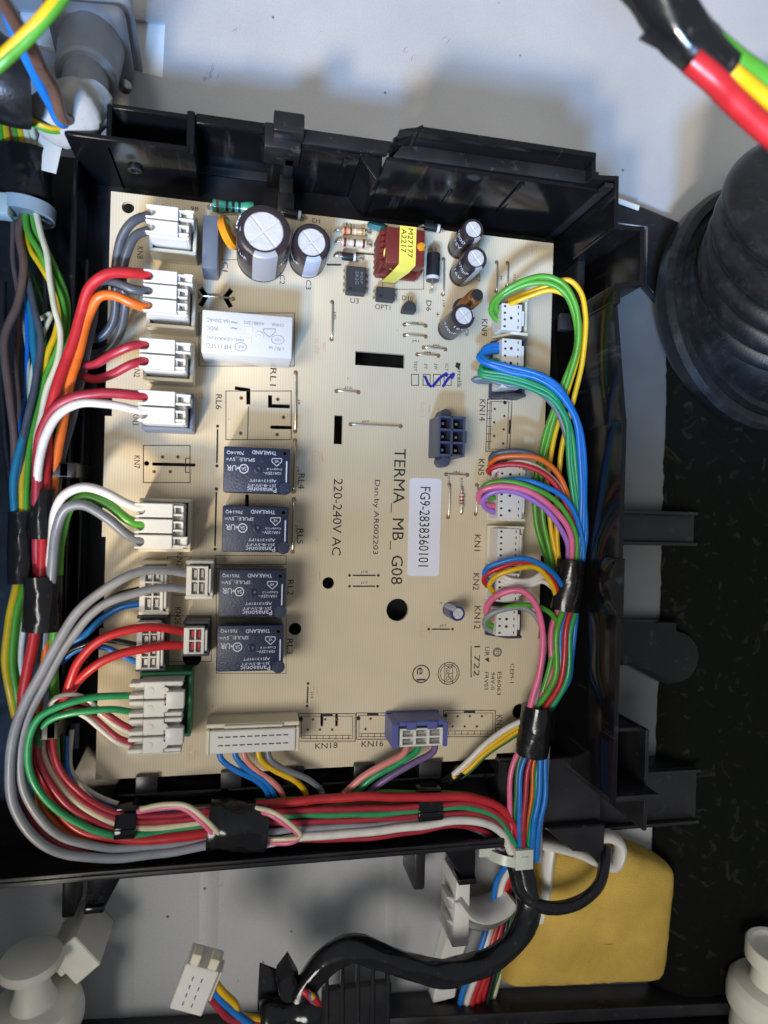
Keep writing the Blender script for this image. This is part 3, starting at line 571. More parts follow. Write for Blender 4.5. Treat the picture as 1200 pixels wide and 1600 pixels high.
# film capacitor, disc capacitors
a = rect(316,336,341,420,11); MB().box(a[0],a[1],0.3,a[2],a[3],11).build('film_capacitor','film_grey',bd,bevel=0.5,seg=2)
def disc(px, py, h, r, th, n_, m, long=1.0):
    c = P(px,py,h); nn = Vector(n_).normalized(); o = MB().lathe([(0,-th/2),(r*.6,-th/2),(r*.92,-th*.32),(r,0),(r*.92,th*.32),(r*.6,th/2),(0,th/2)], c, nn, 28).build('disc_capacitor', m, bd)
    tng = nn.cross(Vector((0,0,1))).normalized()*r*0.45; q = MB()
    for s in (-1,1): q.cyl((c.x+tng.x*s,c.y+tng.y*s,-0.5),(c.x+tng.x*s,c.y+tng.y*s,c.z-r*0.7),0.35,8)
    q.build('lead','tin',o)
disc(357,364,7.5,5.4,3.4,(0.85,0.30,0.38),'orange_epoxy'); disc(590,354,5,3.6,2.4,(0.05,0.8,0.5),'teal_epoxy')
# chips
def dip(x0,y0,x1,y1,h,n,name='chip',side='x'):
    a = rect(x0,y0,x1,y1,h); o = MB().box(a[0],a[1],0.5,a[2],a[3],h).build(name,'ic_black',bd,bevel=0.25)
    MB().lathe([(0.55,0),(0.55,0.03),(0,0.03)],(a[0]+1.3,a[1]+1.3,h),n=14).build('pin_mark','dark_hole',o); q = MB()
    for k in range(n):
        yy = a[1]+(a[3]-a[1])*(k+.5)/n
        for s, xx in ((-1,a[0]),(1,a[2])): q.box(xx,yy-.35,h*.5,xx+s*.9,yy+.35,h*.5+.25).box(xx+s*.65,yy-.25,0,xx+s*.9,yy+.25,h*.5+.2)
    q.build('pins','tin',o); return o, a
o, a = dip(542,416,572,458,4,4); text('2A2G',558,434,20,5,-90,'print_grey',o,h=4); text('8QLF',565,434,18,4.5,-90,'print_grey',o,h=4)
dip(589,448,617,469,3.6,2,'optocoupler')
a = rect(630,472,651,486,5); MB().prism([(a[0],a[1]),(a[2],a[1])]+[((a[0]+a[2])/2+(a[2]-a[0])/2*math.cos(math.pi*k/12),a[1]+0.6+(a[3]-a[1])*math.sin(math.pi*k/12)) for k in range(13)],0.8,5).build('transistor','ic_black',bd,bevel=0.2)
line  # (silk already built)
# transformer
tr = rect(603,356,664,413,14); x0,y0,x1,y1 = tr
o = MB().box(x0,y0,8.5,x1,y1,14).box(x0-1,y0-.6,0.3,x1+.3,y1+.3,3).box(x0+2,y0+1.5,3,x1-2,y1-1.5,8.5).box(x0+1,y1-3,2,x1,y1,12).build('transformer','bobbin',bd,bevel=0.5,seg=2)
n = 6
for k in range(n):
    yy = y0+(y1-y0)*(k+.5)/n; MB().lathe([(1.0,0.4),(1.0,11),(.7,11.6),(0,11.7)],(x0-0.5,yy,0),n=12).build('pin_rib','bobbin',o)
    MB().lathe([(1.0,0.4),(1.0,7),(.7,7.6),(0,7.7)],(x1+0.4,yy,0),n=12).build('pin_rib','bobbin',o)
tx0, tx1 = P(624,380,14).x, P(650,380,14).x
tp = MB().add([(tx0,y1+.5,14.15),(tx1,y1+.5,14.15),(tx1,y0-.1,14.15),(tx0,y0-.1,14.15),(tx0-1.2,y0-1.2,10),(tx1-1.2,y0-1.2,10),(tx0-3,y0-1.8,1),(tx1-4,y0-1.8,1),(tx0,y1+.9,6),(tx1,y1+.9,6)],
    [(0,3,2,1),(3,4,5,2),(4,6,7,5),(0,1,9,8)]).build('yellow_tape','yellow_tape',o)
tp.data.polygons.foreach_set('use_smooth',[False]*4)
text('M27177',641,380,44,8,-90,'print_black',tp,h=14.15); text('A2217',631,376,36,8,-90,'print_black',tp,h=14.15)
MB().tube(spline(pxs([(608,382,13),(602,392,12.5),(603,408,10),(612,420,5),(622,424,2.5),(632,420,4)]),.6),0.5,8).build('magnet_wire','yellow_tape',o)
MB().tube(spline(pxs([(650,424,3),(655,416,6),(660,422,3)]),.6),0.4,8).build('magnet_wire','yellow_tape',o)
MB().lathe([(0,0),(1.3,.2),(1.5,1),(1,1.9),(0,2.1)],tuple(P(657,387,13)),n=14).build('glue_blob','orange_epoxy',o)
# ---- relays
def navy_relay(x0,y0,x1,y1,code):
    h = 15.5; a = rect(x0,y0,x1,y1,h); cx, cy = (x0+x1)/2, (y0+y1)/2
    o = MB().box(a[0],a[1],0.3,a[2],a[3],h).build('relay','relay_navy',bd,bevel=0.45,seg=2); D = lambda dx,dy: P(cx+dx,cy+dy,h)
    c = D(2,-1); MB().lathe([(1.25,0.0),(1.15,.16),(.8,.3),(.35,.1),(0,.05)],(c.x,c.y,h),n=20).build('dimple','relay_navy',o)
    c = D(44,-26); MB().lathe([(1.0,0),(1.0,.05),(.55,.05),(.5,.0)],(c.x,c.y,h),n=18).build('pin_mark','dark_hole',o)
    c = D(44,29); MB().lathe([(2.0,0.0),(1.9,.35),(0,.4)],(c.x,c.y,h-.02),n=20).build('corner_boss','relay_navy',o)
    q = MB(); c0, c1 = D(47,-14), D(47,23); q.box(c0.x-.18,c1.y,h,c0.x+.18,c0.y,h+.05)
    ring(cx-20,cy-2,6,1.4,h=h,b=q); v = [D(24,-18),D(39,-18),D(39,-13),D(31.5,-6),D(24,-13)]
    for p, r_ in zip(v, v[1:]+v[:1]):
        d = (r_-p).normalized(); nn = Vector((-d.y,d.x,0))*.1; q.add([tuple(p-nn)[:2]+(h+.05,),tuple(r_-nn)[:2]+(h+.05,),tuple(r_+nn)[:2]+(h+.05,),tuple(p+nn)[:2]+(h+.05,)],[(0,1,2,3)])
    tri = [D(-31,-2),D(-27,-2),D(-29,-6)]; q.add([(p.x,p.y,h+.05) for p in tri],[(0,1,2)]); q.build('printed_marks','print_white',o)
    for s, dx, dy, l, hh in (('Panasonic',8,31,46,7.5),('JS1-B-5V-FT',8,23.5,45,5.5),('AJS13191FT',10,16,42,5.5),('10A125V~',24,5,28,4.5),('Cos\u03c6=1.0',28,-1.5,24,4),('SPULE:_5V=',-25,-17,45,6.5),(code,-33,-27.5,27,6),('THAILAND',12,-27,38,6),('SA',-20,-2,7,6),('UR',-39,-3.5,15,9),('VE',31.5,-13.5,6,4)):
        text(s,cx+dx,cy+dy,l,hh,180,'print_white',o,h=h)
navy_relay(349,699,453,770,'70614Q'); navy_relay(347,791,451,863,'70614Q'); navy_relay(342,890,446,963,'70519Q'); navy_relay(339,977,443,1049,'70519Q')
h = 14.5; a = rect(315,489,457,556,h); o = MB().box(a[0],a[1],0.3,a[2],a[3],h).build('relay','relay_white',bd,bevel=0.5,seg=2); o['label'] = 'white relay with grey print'
for s, x, y, l, hh in (('HF115FD',341,541,40,8),('005-1ZAA(335)',352,529,58,6),('9VDC',332,513,18,6),('16A 250VAC',341,501,36,6),('CHINA',434,508,19,5),('A08B1202',397,505,32,5),('c RU us',432,545,24,6),('CQC',434,531,11,4),('hf',376,542,8,5),('\u223c',366,513,10,3),('\u223c',366,504,10,3)): text(s,x,y,l,hh,180,'print_grey',o,h=h)
q = MB(); ring(376,542,8,1,h=h,b=q,ry=.75); ring(434,531,9,.9,h=h,b=q,ry=.7)
v = [P(*p,h) for p in ((412,514),(430,514),(430,519),(421,527),(412,519))]
for p, r_ in zip(v, v[1:]+v[:1]):
    d = (r_-p).normalized(); nn = Vector((-d.y,d.x,0))*.1; q.add([tuple(p-nn)[:2]+(h+.05,),tuple(r_-nn)[:2]+(h+.05,),tuple(r_+nn)[:2]+(h+.05,),tuple(p+nn)[:2]+(h+.05,)],[(0,1,2,3)])
q.build('printed_marks','print_grey',o)
c = P(405,525,h); MB().lathe([(1.5,0),(1.4,.15),(1.0,.25),(.6,.1),(.5,.3),(0,.35)],(c.x,c.y,h),n=20).build('dimple','relay_white',o)
for x, y in ((390,515),(389,532)): c = P(x,y,h); MB().box(c.x-.8,c.y-.8,h,c.x+.8,c.y+.8,h+.12).build('raised_pip','cream_plastic',o,bevel=.1)

# ================================================================ plugs and sockets
def socket(a, z1, m, name='socket', lip=True, open_left=False, hollow=None):
    X0,Y0,X1,Y1 = a; q = MB().box(X0,Y0,0.05,X1,Y1,1.6); t = 1.1
    q.box(X0,Y0,1.6,X1,Y0+t,z1).box(X0,Y1-t,1.6,X1,Y1,z1).box(X1-t,Y0+t,1.6,X1,Y1-t,z1)
    if not open_left: q.box(X0,Y0+t,1.6,X0+t,Y1-t,z1)
    return q.build(name, m, bd, bevel=0.25)
def power_plug(x0,y0,x1,y1,n,label,sm='cream_plastic',h=19,latch=0,gap=0.0,hz=9.5,dy=1.0,bar=False):
    a = rect(x0,y0,x1,y1,h); X0,Y0,X1,Y1 = a; so = socket((X0-.2,Y0-dy,X1+1.6,Y1+dy),hz,sm)
    root = thing('power_plug', label, 'plug', ((X0+X1)/2,(Y0+Y1)/2,1.7))
    MB().box(X0+1.2,Y0+.25,1.7,X1,Y1-.25,h-2.6).box(X0+.8,Y0+.1,hz+.2,X1-.6,Y1-.1,h-2.6).build('plug_body','white_plastic',root,bevel=.3)
    W = (Y1-Y0)/n; xr = X1-3.0; dk = MB()
    for k in range(n):
        ya, yb = Y0+k*W+.28, Y0+(k+1)*W-.28; ym = (ya+yb)/2; rn = 1.35
        poly = [(X0,ya),(xr,ya),(xr,yb),(X0,yb),(X0,ym+rn)]+[(X0+1.5+rn*math.sin(math.pi*j/8), ym+rn*math.cos(math.pi*j/8)) for j in range(9)]+[(X0,ym-rn)]
        MB().prism(poly[::-1],h-2.6,h).build('pole_cover','white_plastic',root,bevel=.18)
        MB().box(xr+.1,ya+.5,h-5,X1,ym-.9,h-.5).box(xr+.1,ym+.9,h-5,X1,yb-.5,h-.5).box(xr+.1,ym-1,h-5,xr+.7,ym+1,h-1.0).box(X1-.7,ya+.5,h-5,X1,yb-.5,h-1.2).build('latch_arm' if k == latch else 'terminal_cage','white_plastic',root,bevel=.15)
        MB().box(xr+.72,ym-.85,h-5,X1-.75,ym+.85,h-3.0).build('terminal','terminal',root)
    yl = Y0+(latch+.5)*W
    MB().box(X1-.2,yl-1.3,hz-2,X1+1.2,yl+1.3,h-.8).box(X1-1.2,yl-1.6,h-1.8,X1+1.4,yl-1.0,h-.3).box(X1-1.2,yl+1.0,h-1.8,X1+1.4,yl+1.6,h-.3).build('latch','white_plastic',root,bevel=.2)
    return root, a
power_plug(227,320,295,367,2,'white two-pole plug with two slate grey wires beside the film capacitor',latch=1,dy=1.6)
power_plug(223,421,293,489,3,'white three-pole plug holding red, dark grey and orange wires',latch=2,dy=1.8)
power_plug(217,528,290,578,2,'white two-pole plug with two crimson wires',latch=1,dy=1.4)
power_plug(215,609,290,661,2,'white two-pole plug with one red and one white wire in blue-grey socket','bluegrey_plastic',latch=1,dy=1.0)
power_plug(210,785,286,859,3,'white three-pole plug holding white, green and grey wires',latch=0,dy=1.2)
# small lattice plugs
def cell_plug(x0,y0,x1,y1,nx,ny,label,sm,h=12.5,hz=9,term='terminal',m='white_plastic',ex=1.5):
    a = rect(x0,y0,x1,y1,h); X0,Y0,X1,Y1 = a; socket((X0-ex*.4,Y0-ex,X1+ex,Y1+ex),hz,sm,open_left=True)
    root = thing('lattice_plug', label, 'plug', ((X0+X1)/2,(Y0+Y1)/2,1.7))
    MB().box(X0,Y0,1.7,X1,Y1,h-2.2).build('plug_body',m,root,bevel=.2); q = MB(); t = .5; mL = 1.6
    q.box(X0,Y0,h-2.2,X0+mL,Y1,h).box(X1-.9,Y0,h-2.2,X1,Y1,h)
    for j in range(ny+1): y = Y0+(Y1-Y0-t)*j/ny; q.box(X0+mL,y,h-2.2,X1-.9,y+t,h)
    wx = (X1-.9-X0-mL)
    for i in range(1,nx): x = X0+mL+wx*i/nx; q.box(x-t/2,Y0+t,h-2.2,x+t/2,Y1-t,h)
    q.build('cell_grid',m,root,bevel=.12)
    for j in range(ny):
        for i in range(nx):
            cx = X0+mL+wx*(i+.5)/nx; cy = Y0+(Y1-Y0-t)*(j+.5)/ny+t/2; sx = wx/nx*.28; sy = (Y1-Y0)/ny*.28
            MB().box(cx-sx,cy-sy,h-2.2,cx+sx,cy+sy,h-1.2).build('terminal',term,root,bevel=.1)
    MB().box(X1-.1,Y0+.8,h-3,X1+.9,Y1-.8,h-.6).build('latch',m,root,bevel=.2)
    return root
cell_plug(218,886,255,956,2,3,'cream plug in cream socket with brown, black and blue wires','cream_plastic')
cell_plug(291,885,325,931,2,2,'white four-cell plug with two pale grey wires','white_plastic')
cell_plug(287,981,319,1022,2,2,'white four-cell plug with red wires in black socket','dark_plastic',term='wire_red')
cell_plug(213,972,250,1046,2,4,'cream plug with black and blue wires in black socket','dark_plastic')
# green socket with its double plug
h = 17; a = rect(200,1066,284,1180,h); X0,Y0,X1,Y1 = a; socket((X0+2,P(240,1150,8).y,X1+2.2,P(240,1046,6).y),10,'green_plastic')
root = thing('double_plug','white four-pole plug in green socket with green, red and white wires','plug',((X0+X1)/2,(Y0+Y1)/2,1.7))
MB().box(X0+4,Y0+.4,1.7,X1-1,Y1-1,h-4).build('plug_body','white_plastic',root,bevel=.3); W = (Y1-Y0)/4
for k in range(4):
    ya, yb = Y0+k*W+.3, Y0+(k+1)*W-.3
    MB().box(X0+4.2,ya,h-4,X1-5,yb,h-.6).box(X0,ya,h-6,X0+4.2,ya+1.3,h-.8).box(X0,yb-1.3,h-6,X0+4.2,yb,h-.8).box(X0+1,ya+1.3,h-6,X0+4.2,yb-1.3,h-4.6).box(X1-5,ya,h-6,X1,ya+1.2,h-1).box(X1-5,yb-1.2,h-6,X1,yb,h-1).build('pole_housing','white_plastic',root,bevel=.25)
    for dx in (6.0,10.2): MB().lathe([(1.05,0),(1.0,.15),(0,.18)],(X0+dx,(ya+yb)/2,h-.6),n=16).build('ejector_mark','white_plastic',root)
for k in (0,2): yb = Y0+(k+1)*W; MB().box(X1-4.6,yb-2.6,h-3,X1+.6,yb+2.6,h+.6).build('latch','white_plastic',root,bevel=.5,seg=2)
MB().box(X0+3,Y1-1,4,X1,Y1,h-.5).box(X0+3,Y0,4,X1,Y0+.5,h-.5).build('end_plate','white_plastic',root,bevel=.2)
# signal plugs along the other edge: wires enter from the left
def signal_plug(sx0,sy0,sx1,sy1,px0,py0,px1,py1,n,label,sm,h=10.5,hz=8.5,holes_at=(.35,.65),m='white_plastic'):
    s = rect(sx0,sy0,sx1,sy1,hz); X0,Y0,X1,Y1 = rect(px0,py0,px1,py1,h); Xs = P(sx0,(sy0+sy1)/2,0).x+3
    sb = MB().box(Xs-3,s[1],.05,s[2],s[3],1.5).box(Xs+2,s[1],1.5,s[2],s[1]+1,hz).box(Xs+2,s[3]-1,1.5,s[2],s[3],hz).box(s[2]-.9,s[1]+1,1.5,s[2],s[3]-1,hz-1)
    for yy in (s[1],s[3]-1): sb.add([(Xs-3,yy,1.5),(Xs+2,yy,1.5),(Xs+2,yy+1,1.5),(Xs-3,yy+1,1.5),(Xs+2,yy,hz),(Xs+2,yy+1,hz)],[(3,2,1,0),(0,1,4),(2,3,5),(3,0,4,5),(1,2,5,4)])
    sb.build('socket',sm,bd,bevel=.15)
    root = thing('signal_plug',label,'plug',((X0+X1)/2,(Y0+Y1)/2,1.6))
    MB().box(X0,Y0,1.6,X1,Y1,h).box(X1-.1,Y0+2,h-3.5,X1+1.0,Y1-2,h-.3).build('plug_body',m,root,bevel=.25); q = MB()
    for k in range(n):
        y = Y0+(Y1-Y0)*(k+.5)/n; q.box(X0+.7,y-.32,h-.8,X0+1.5,y+.32,h+.03); q.box(X1-1.6,y-.45,h-.8,X1-1.25,y+.45,h+.03)
    q.build('contact_windows','dark_hole',root)
    for f_ in holes_at: y = Y0+(Y1-Y0)*f_; MB().lathe([(.5,-.5),(.5,.04),(0,.05)],((X0+X1)/2-.3,y,h),n=12).build('test_hole','dark_hole',root)
    return root
signal_plug(768,462,826,522,784,474,816,516,4,'white plug with two green and two yellow wires','cream_plastic',holes_at=(.45,))
signal_plug(764,526,823,618,784,529,815,606,7,'white plug with blue and emerald wires in dark grey socket','dark_plastic',holes_at=(.18,.5,.8))
signal_plug(760,707,822,814,779,724,817,811,8,'white plug with red, orange, blue, green, pink and purple wires','cream_plastic',holes_at=(.15,.42,.8))
signal_plug(759,822,819,884,778,826,812,882,6,'white plug without wires beside the KN1 print','cream_plastic',h=9.5,holes_at=())
signal_plug(757,886,816,942,776,896,812,940,5,'white plug with blue, red, yellow and white wires','white_plastic',holes_at=())
signal_plug(757,946,816,998,776,951,809,994,4,'white plug with pink, green and grey wires in dark socket','dark_plastic',holes_at=(.35,.62))
for k in range(4): c = P(771,840+k*12,3); MB().box(c.x-.35,c.y-.35,1.4,c.x+.35,c.y+.35,3.6).build('pin','band_gold',bd)
# bottom-edge plugs
h = 12; a = rect(328,1140,462,1176,h); X0,Y0,X1,Y1 = a
MB().box(X0-1.2,Y0-.6,.05,X1+1.2,Y1+1.6,1.6).box(X0-1.2,Y1+.2,1.6,X1+1.2,Y1+1.6,10.5).box(X0-1.2,Y0-.6,1.6,X0-.1,Y1+.2,11.5).box(X1+.1,Y0-.6,1.6,X1+1.2,Y1+.2,11.5).box(X0+4,Y1+.3,10.5,X1-4,Y1+1.3,11.4).build('socket','cream_plastic',bd,bevel=.3)
root = thing('wide_plug','long cream twenty-slot plug beside the KN18 print','plug',((X0+X1)/2,(Y0+Y1)/2,1.7))
MB().box(X0,Y0,1.7,X1,Y1,h).build('plug_body','white_plastic',root,bevel=.3); q = MB()
for k in range(10):
    x = X0+2+(X1-X0-4)*(k+.5)/10
    for f_ in (.36,.72): y = Y0+(Y1-Y0)*f_; q.box(x-.8,y-.2,h-.8,x+.8,y+.2,h+.03)
q.build('contact_windows','dark_plastic',root)
h = 12; a = rect(625,1138,692,1166,h); X0,Y0,X1,Y1 = a
MB().box(X0-2.6,Y0-.4,.05,X1+1.6,Y1+2.4,1.6).box(X0-2.6,Y0-.4,1.6,X0-.4,Y1+2,12.2).box(X1+.1,Y0-.4,1.6,X1+1.6,Y1+2,12.2).box(X0-1,Y1+.6,1.6,X1+1,Y1+2.3,11.6).box(X0+2,Y1-.3,11.4,X0+5.5,Y1+2.4,12.6).box(X1-5.5,Y1-.3,11.4,X1-2,Y1+2.4,12.6).box(X0+2,Y1+.9,11.4,X1-2,Y1+2.4,12.4).build('socket','violet_plastic',bd,bevel=.3)
root = thing('three_cell_plug','white three-cell plug with salmon, green and violet wires in violet socket','plug',((X0+X1)/2,(Y0+Y1)/2,1.7))
MB().box(X0,Y0,1.7,X1,Y1,h-2).build('plug_body','white_plastic',root,bevel=.2); q = MB(); t = .6
for j in range(3): y = Y0+(Y1-Y0-t)*j/2; q.box(X0,y,h-2,X1,y+t,h)
for i in range(4): x = X0+(X1-X0-t*1.6)*i/3; q.box(x,Y0+t,h-2,x+t*1.6,Y1-t,h)
q.build('cell_grid','white_plastic',root,bevel=.12)
for i in range(3):
    cx = X0+(X1-X0)*(i+.5)/3
    for j in (0,1): cy = Y0+(Y1-Y0)*(j+.5)/2; MB().box(cx-1.2,cy-.35,h-2,cx+1.2,cy+.35,h-1).build('terminal','terminal',root)
# six-way power socket standing alone
h = 12; a = rect(685,650,727,713,h); X0,Y0,X1,Y1 = a; t = .75
o = MB().box(X0,Y0,.05,X1,Y1,3).build('six_way_socket','navy_plastic',bd,bevel=.2); q = MB()
for i in range(3): x = X0+(X1-X0-t)*i/2; q.box(x,Y0,3,x+t,Y1,h)
for j in range(4): y = Y0+(Y1-Y0-t)*j/3; q.box(X0+t,y,3,X1-t,y+t,h)
q.box(X1,(Y0+Y1)/2-2,3,X1+.9,(Y0+Y1)/2+2,h-1); q.build('cell_walls','navy_plastic',o,bevel=.12)
for i in range(2):
    for j in range(3):
        cx = X0+(X1-X0)*(i+.5)/2; cy = Y0+(Y1-Y0)*(j+.5)/3; MB().box(cx-.5,cy-.5,3,cx+.5,cy+.5,9).build('pin','terminal',o,bevel=.1)
for y, s in ((Y1,1),(Y0,-1)): MB().lathe([(2.0,.05),(2.0,6),(1.6,6.6),(0,6.7)],((X0+X1)/2-.5,y+s*1.2,0),n=20).build('locating_peg','navy_plastic',o)

# ================================================================ wires
# -- left column
g1 = [(231,340,16),(210,350,17),(193,378,16),(184,420,14),(187,470,10),(186,510,7),(170,538,5),(140,545,3),(110,560,2)]
wire('darkgrey',[(233,336,16),(208,346,17.5),(189,372,16),(181,418,13),(182,468,9),(176,505,6),(158,525,4),(130,532,2),(104,548,2)],'slate grey wire from the pole nearest the board edge, beside the film capacitor',1.5)
wire('darkgrey',[(232,360,16),(212,368,17),(199,395,16),(190,435,13),(194,480,9),(188,518,6.5),(168,548,4.5),(138,556,3),(104,572,2)],'slate grey wire from the pole next to the three-pole plug, looping beneath the red wire',1.5)
redA = [(232,429,16.5),(205,426,19),(170,427,20),(142,445,19),(126,490,17),(108,555,16),(88,610,16),(74,670,15),(69,760,13),(68,870,13),(58,950,13),(46,1035,13),(36,1100,12),(42,1150,12),(60,1195,11),(78,1245,10),(118,1290,10),(200,1312,10),(270,1309,10),(345,1297,9)]
wire('red',redA,'thick red wire from the three-pole plug, curving round to the black taped bundle',1.7,12)
wire('darkgrey',[(231,456,16.5),(205,452,18),(176,442,17),(155,441,15),(146,462,12),(144,500,10),(133,560,9),(118,630,8),(98,700,8),(88,760,8),(84,850,8)],'dark grey wire from the three-pole plug down behind the orange wire',1.55)
wire('orange',[(232,482,16.5),(208,474,18.5),(180,462,19),(154,462,18),(140,485,16.5),(125,545,15),(108,610,14),(94,680,13),(84,740,11),(78,850,9),(74,960,9),(70,1040,9),(58,1120,8),(56,1200,8),(70,1262,8),(110,1298,7),(180,1310,6),(340,1305,5)],'thick orange wire from the three-pole plug down into the left bundle',1.55)
wire('crimson',[(228,537,16.5),(205,541,18),(175,555,16),(150,568,12),(124,574,8),(104,600,4)],'crimson wire of the two-pole plug next to the orange wire',1.4)
wire('crimson',[(228,563,16.5),(205,569,18),(178,583,16),(150,592,12),(122,590,8),(102,618,4)],'crimson wire of the two-pole plug next to the blue-grey socket',1.4)
wire('crimson',[(232,618,16.5),(205,617,18.5),(160,613,20),(118,620,20),(84,640,19),(65,675,18),(57,730,16),(58,800,14),(60,900,10)],'crimson wire from the plug in the blue-grey socket',1.6)
wire('white',[(232,644,16.5),(208,640,18.5),(165,631,20),(125,630,20.5),(92,646,20),(72,676,19.5),(61,715,18),(60,760,15),(62,860,11)],'white wire from the plug in the blue-grey socket',1.35)
wire('white',[(225,796,16.5),(200,788,18),(165,770,19.5),(130,762,20),(102,772,19),(86,800,17),(80,850,15),(78,905,12),(74,960,9)],'white wire from the three-pole plug into the taped bundle',1.45)
wire('green',[(225,822,16.5),(198,812,18),(165,786,18),(135,776,17.5),(108,795,16),(95,840,14),(89,895,12),(87,960,11),(85,1050,10),(84,1140,9),(88,1210,8),(104,1262,7),(150,1292,6),(340,1290,4)],'thick green wire from the three-pole plug into the taped bundle',1.6)
wire('grey',[(225,847,16.5),(200,836,18.5),(168,808,20.5),(132,788,21),(104,794,20),(88,824,18),(82,880,16),(77,950,12),(70,1010,9),(74,1080,8)],'grey wire from the three-pole plug into the taped bundle',1.55)
# -- small lattice plugs
wire('brown',[(218,898,9),(190,903,9),(158,925,9),(122,960,9),(92,995,8),(76,1040,6)],'brown wire from the cream plug',1.05)
wire('black',[(218,921,9),(185,930,9.5),(150,955,9.5),(115,985,9),(88,1015,7),(74,1050,5)],'black wire from the cream plug',1.15)
wire('blue',[(218,943,9),(190,949,9),(160,968,8),(128,994,8),(100,1010,7),(78,1032,5)],'blue wire from the cream plug',1.2)
wire('palegrey',[(292,896,10.5),(262,891,14),(225,893,18),(185,908,20),(150,930,20),(118,960,20),(92,1000,20),(68,1048,20),(40,1095,20),(22,1145,20),(14,1195,19),(22,1255,17),(55,1308,15),(105,1335,13),(180,1342,12),(260,1332,11),(345,1316,10)],'outermost pale grey wire sweeping from the four-cell plug to the black tape',1.5)
wire('palegrey',[(292,921,10.5),(262,919,14),(215,926,17),(175,938,18),(140,962,18),(112,995,18),(90,1030,18),(66,1075,18),(45,1120,18),(33,1170,17.5),(36,1225,16),(62,1280,14),(105,1312,12),(170,1325,11),(250,1320,10),(345,1309,8)],'inner pale grey wire sweeping from the four-cell plug to the black tape',1.4)
wire('red',[(292,987,10.5),(262,983,13.5),(225,980,16),(185,987,17),(150,1003,17),(125,1030,16),(113,1060,15),(104,1085,13),(92,1110,9),(85,1150,6)],'bright red wire of the four-cell plug that arches higher, next to the pale grey wires',1.45)
wire('red',[(292,1009,10.5),(262,1008,13),(225,1013,15),(185,1024,16),(152,1040,16),(124,1062,14),(108,1084,11),(96,1110,7),(92,1150,5)],'bright red wire of the four-cell plug that runs next to the green socket',1.45)
wire('black',[(213,1008,9),(188,1003,10),(160,1000,10),(128,1008,9),(98,1022,7),(80,1045,5)],'black wire from the plug in the black socket',1.0)
wire('blue',[(213,1034,9),(195,1026,10),(170,1014,10),(140,1011,9),(110,1022,7),(82,1050,5)],'blue wire from the plug in the black socket',1.0)
# -- green socket
wire('emerald',[(208,1087,12.5),(175,1088,15),(130,1093,17),(92,1103,18),(62,1120,18.5),(45,1150,18),(43,1190,17),(55,1228,16),(85,1262,14),(130,1290,12),(185,1305,11),(260,1298,9),(345,1287,8)],'emerald wire from the end pole of the green socket, lying on top of the curve',1.15)
wire('emerald',[(208,1113,12.5),(178,1108,15),(140,1109,16),(105,1115,16),(76,1126,15),(62,1150,13),(65,1200,10),(95,1250,9),(150,1284,8),(345,1281,6)],'emerald wire from the second pole of the green socket, tucked under the other',1.1)
wire('crimson',[(208,1140,12.5),(188,1130,14),(165,1116,15),(140,1102,14),(110,1092,12),(88,1096,10),(74,1120,8)],'crimson wire of a twisted pair at the green socket',.95)
wire('white',[(208,1146,12),(186,1136,14),(162,1120,14),(135,1094,15),(110,1086,15),(88,1090,14),(74,1108,11)],'white wire of a twisted pair at the green socket',.8)
wire('crimson',[(208,1160,12.5),(186,1153,14),(162,1135,14),(138,1115,13),(115,1106,12),(84,1118,9)],'crimson wire of a twisted pair at the green socket',.95)
wire('white',[(208,1167,12),(184,1160,14),(160,1142,14.5),(136,1120,14),(112,1110,13),(84,1124,8)],'white wire of a twisted pair at the green socket',.85)
for i, (c, dx, lab, rr_) in enumerate((('crimson',0,'crimson wire curving past the lower black wire guide',1.2),('cream',-9,'cream wire curving past the lower black wire guide',1.15),('crimson',9,'crimson wire curving past the lower black wire guide',1.0),('crimson',-20,'crimson wire curving past the lower black wire guide',1.2))):
    wire(c,[(78+dx*.6,1120,7+i*.5),(76+dx,1165,9+i),(88+dx,1205,10+i),(118+dx*.7,1243-dx*.6,10.5+i*.6),(155,1268-dx*.9,10),(200,1283-dx*.9,9.5),(260,1282-dx,9),(345,1272-dx*.9,8)],lab,rr_)
wire('blue',[(104,1150,2),(106,1210,4),(128,1236,5),(158,1256,5.5),(200,1268,5),(345,1268,4)],'blue wire curving under the lower wire hook',1.0)
wire('white',[(112,1140,2),(112,1205,3),(130,1228,5),(160,1248,5.5),(200,1262,5),(345,1264,3)],'white wire curving under the lower wire hook',.9)
wire('brown',[(106,1150,1),(110,1215,2.5),(124,1226,3),(150,1246,3),(220,1262,3),(345,1260,2)],'brown wire curving under the lower wire hook',.9)
wire('crimson',[(26,1120,14),(24,1180,14),(35,1240,13),(62,1295,12),(105,1322,11),(180,1338,9),(260,1330,8),(345,1314,6)],'dark crimson wire between the two pale grey wires',1.2)
wire('red',[(84,1180,6),(92,1240,7),(140,1285,8),(220,1302,8),(345,1292,6)],'red wire under the emerald wire in the lower left curve',1.4)
# pink and white pair wrapped across the bundle
wire('pink',[(215,1268,10),(250,1262,12),(285,1262,13.5),(310,1280,14.5),(332,1302,14.5),(350,1322,11)],'pink wire laid across the bundle left of the tape',.95)
wire('cream',[(220,1264,11),(255,1257,13),(292,1258,14.5),(317,1275,15.5),(338,1297,15.5),(352,1316,12)],'cream wire laid across the bundle left of the tape',.85)
wire('pink',[(400,1268,11),(420,1272,14),(445,1288,15),(466,1303,14),(466,1311,12.5),(452,1316,11),(400,1314,9)],'pink wire looping out of the tape and back',.95)
wire('cream',[(400,1262,12),(424,1268,15),(450,1285,16),(468,1302,15.2),(468,1308,14),(450,1312,11.5),(400,1310,9)],'cream wire looping out of the tape and back',.8)
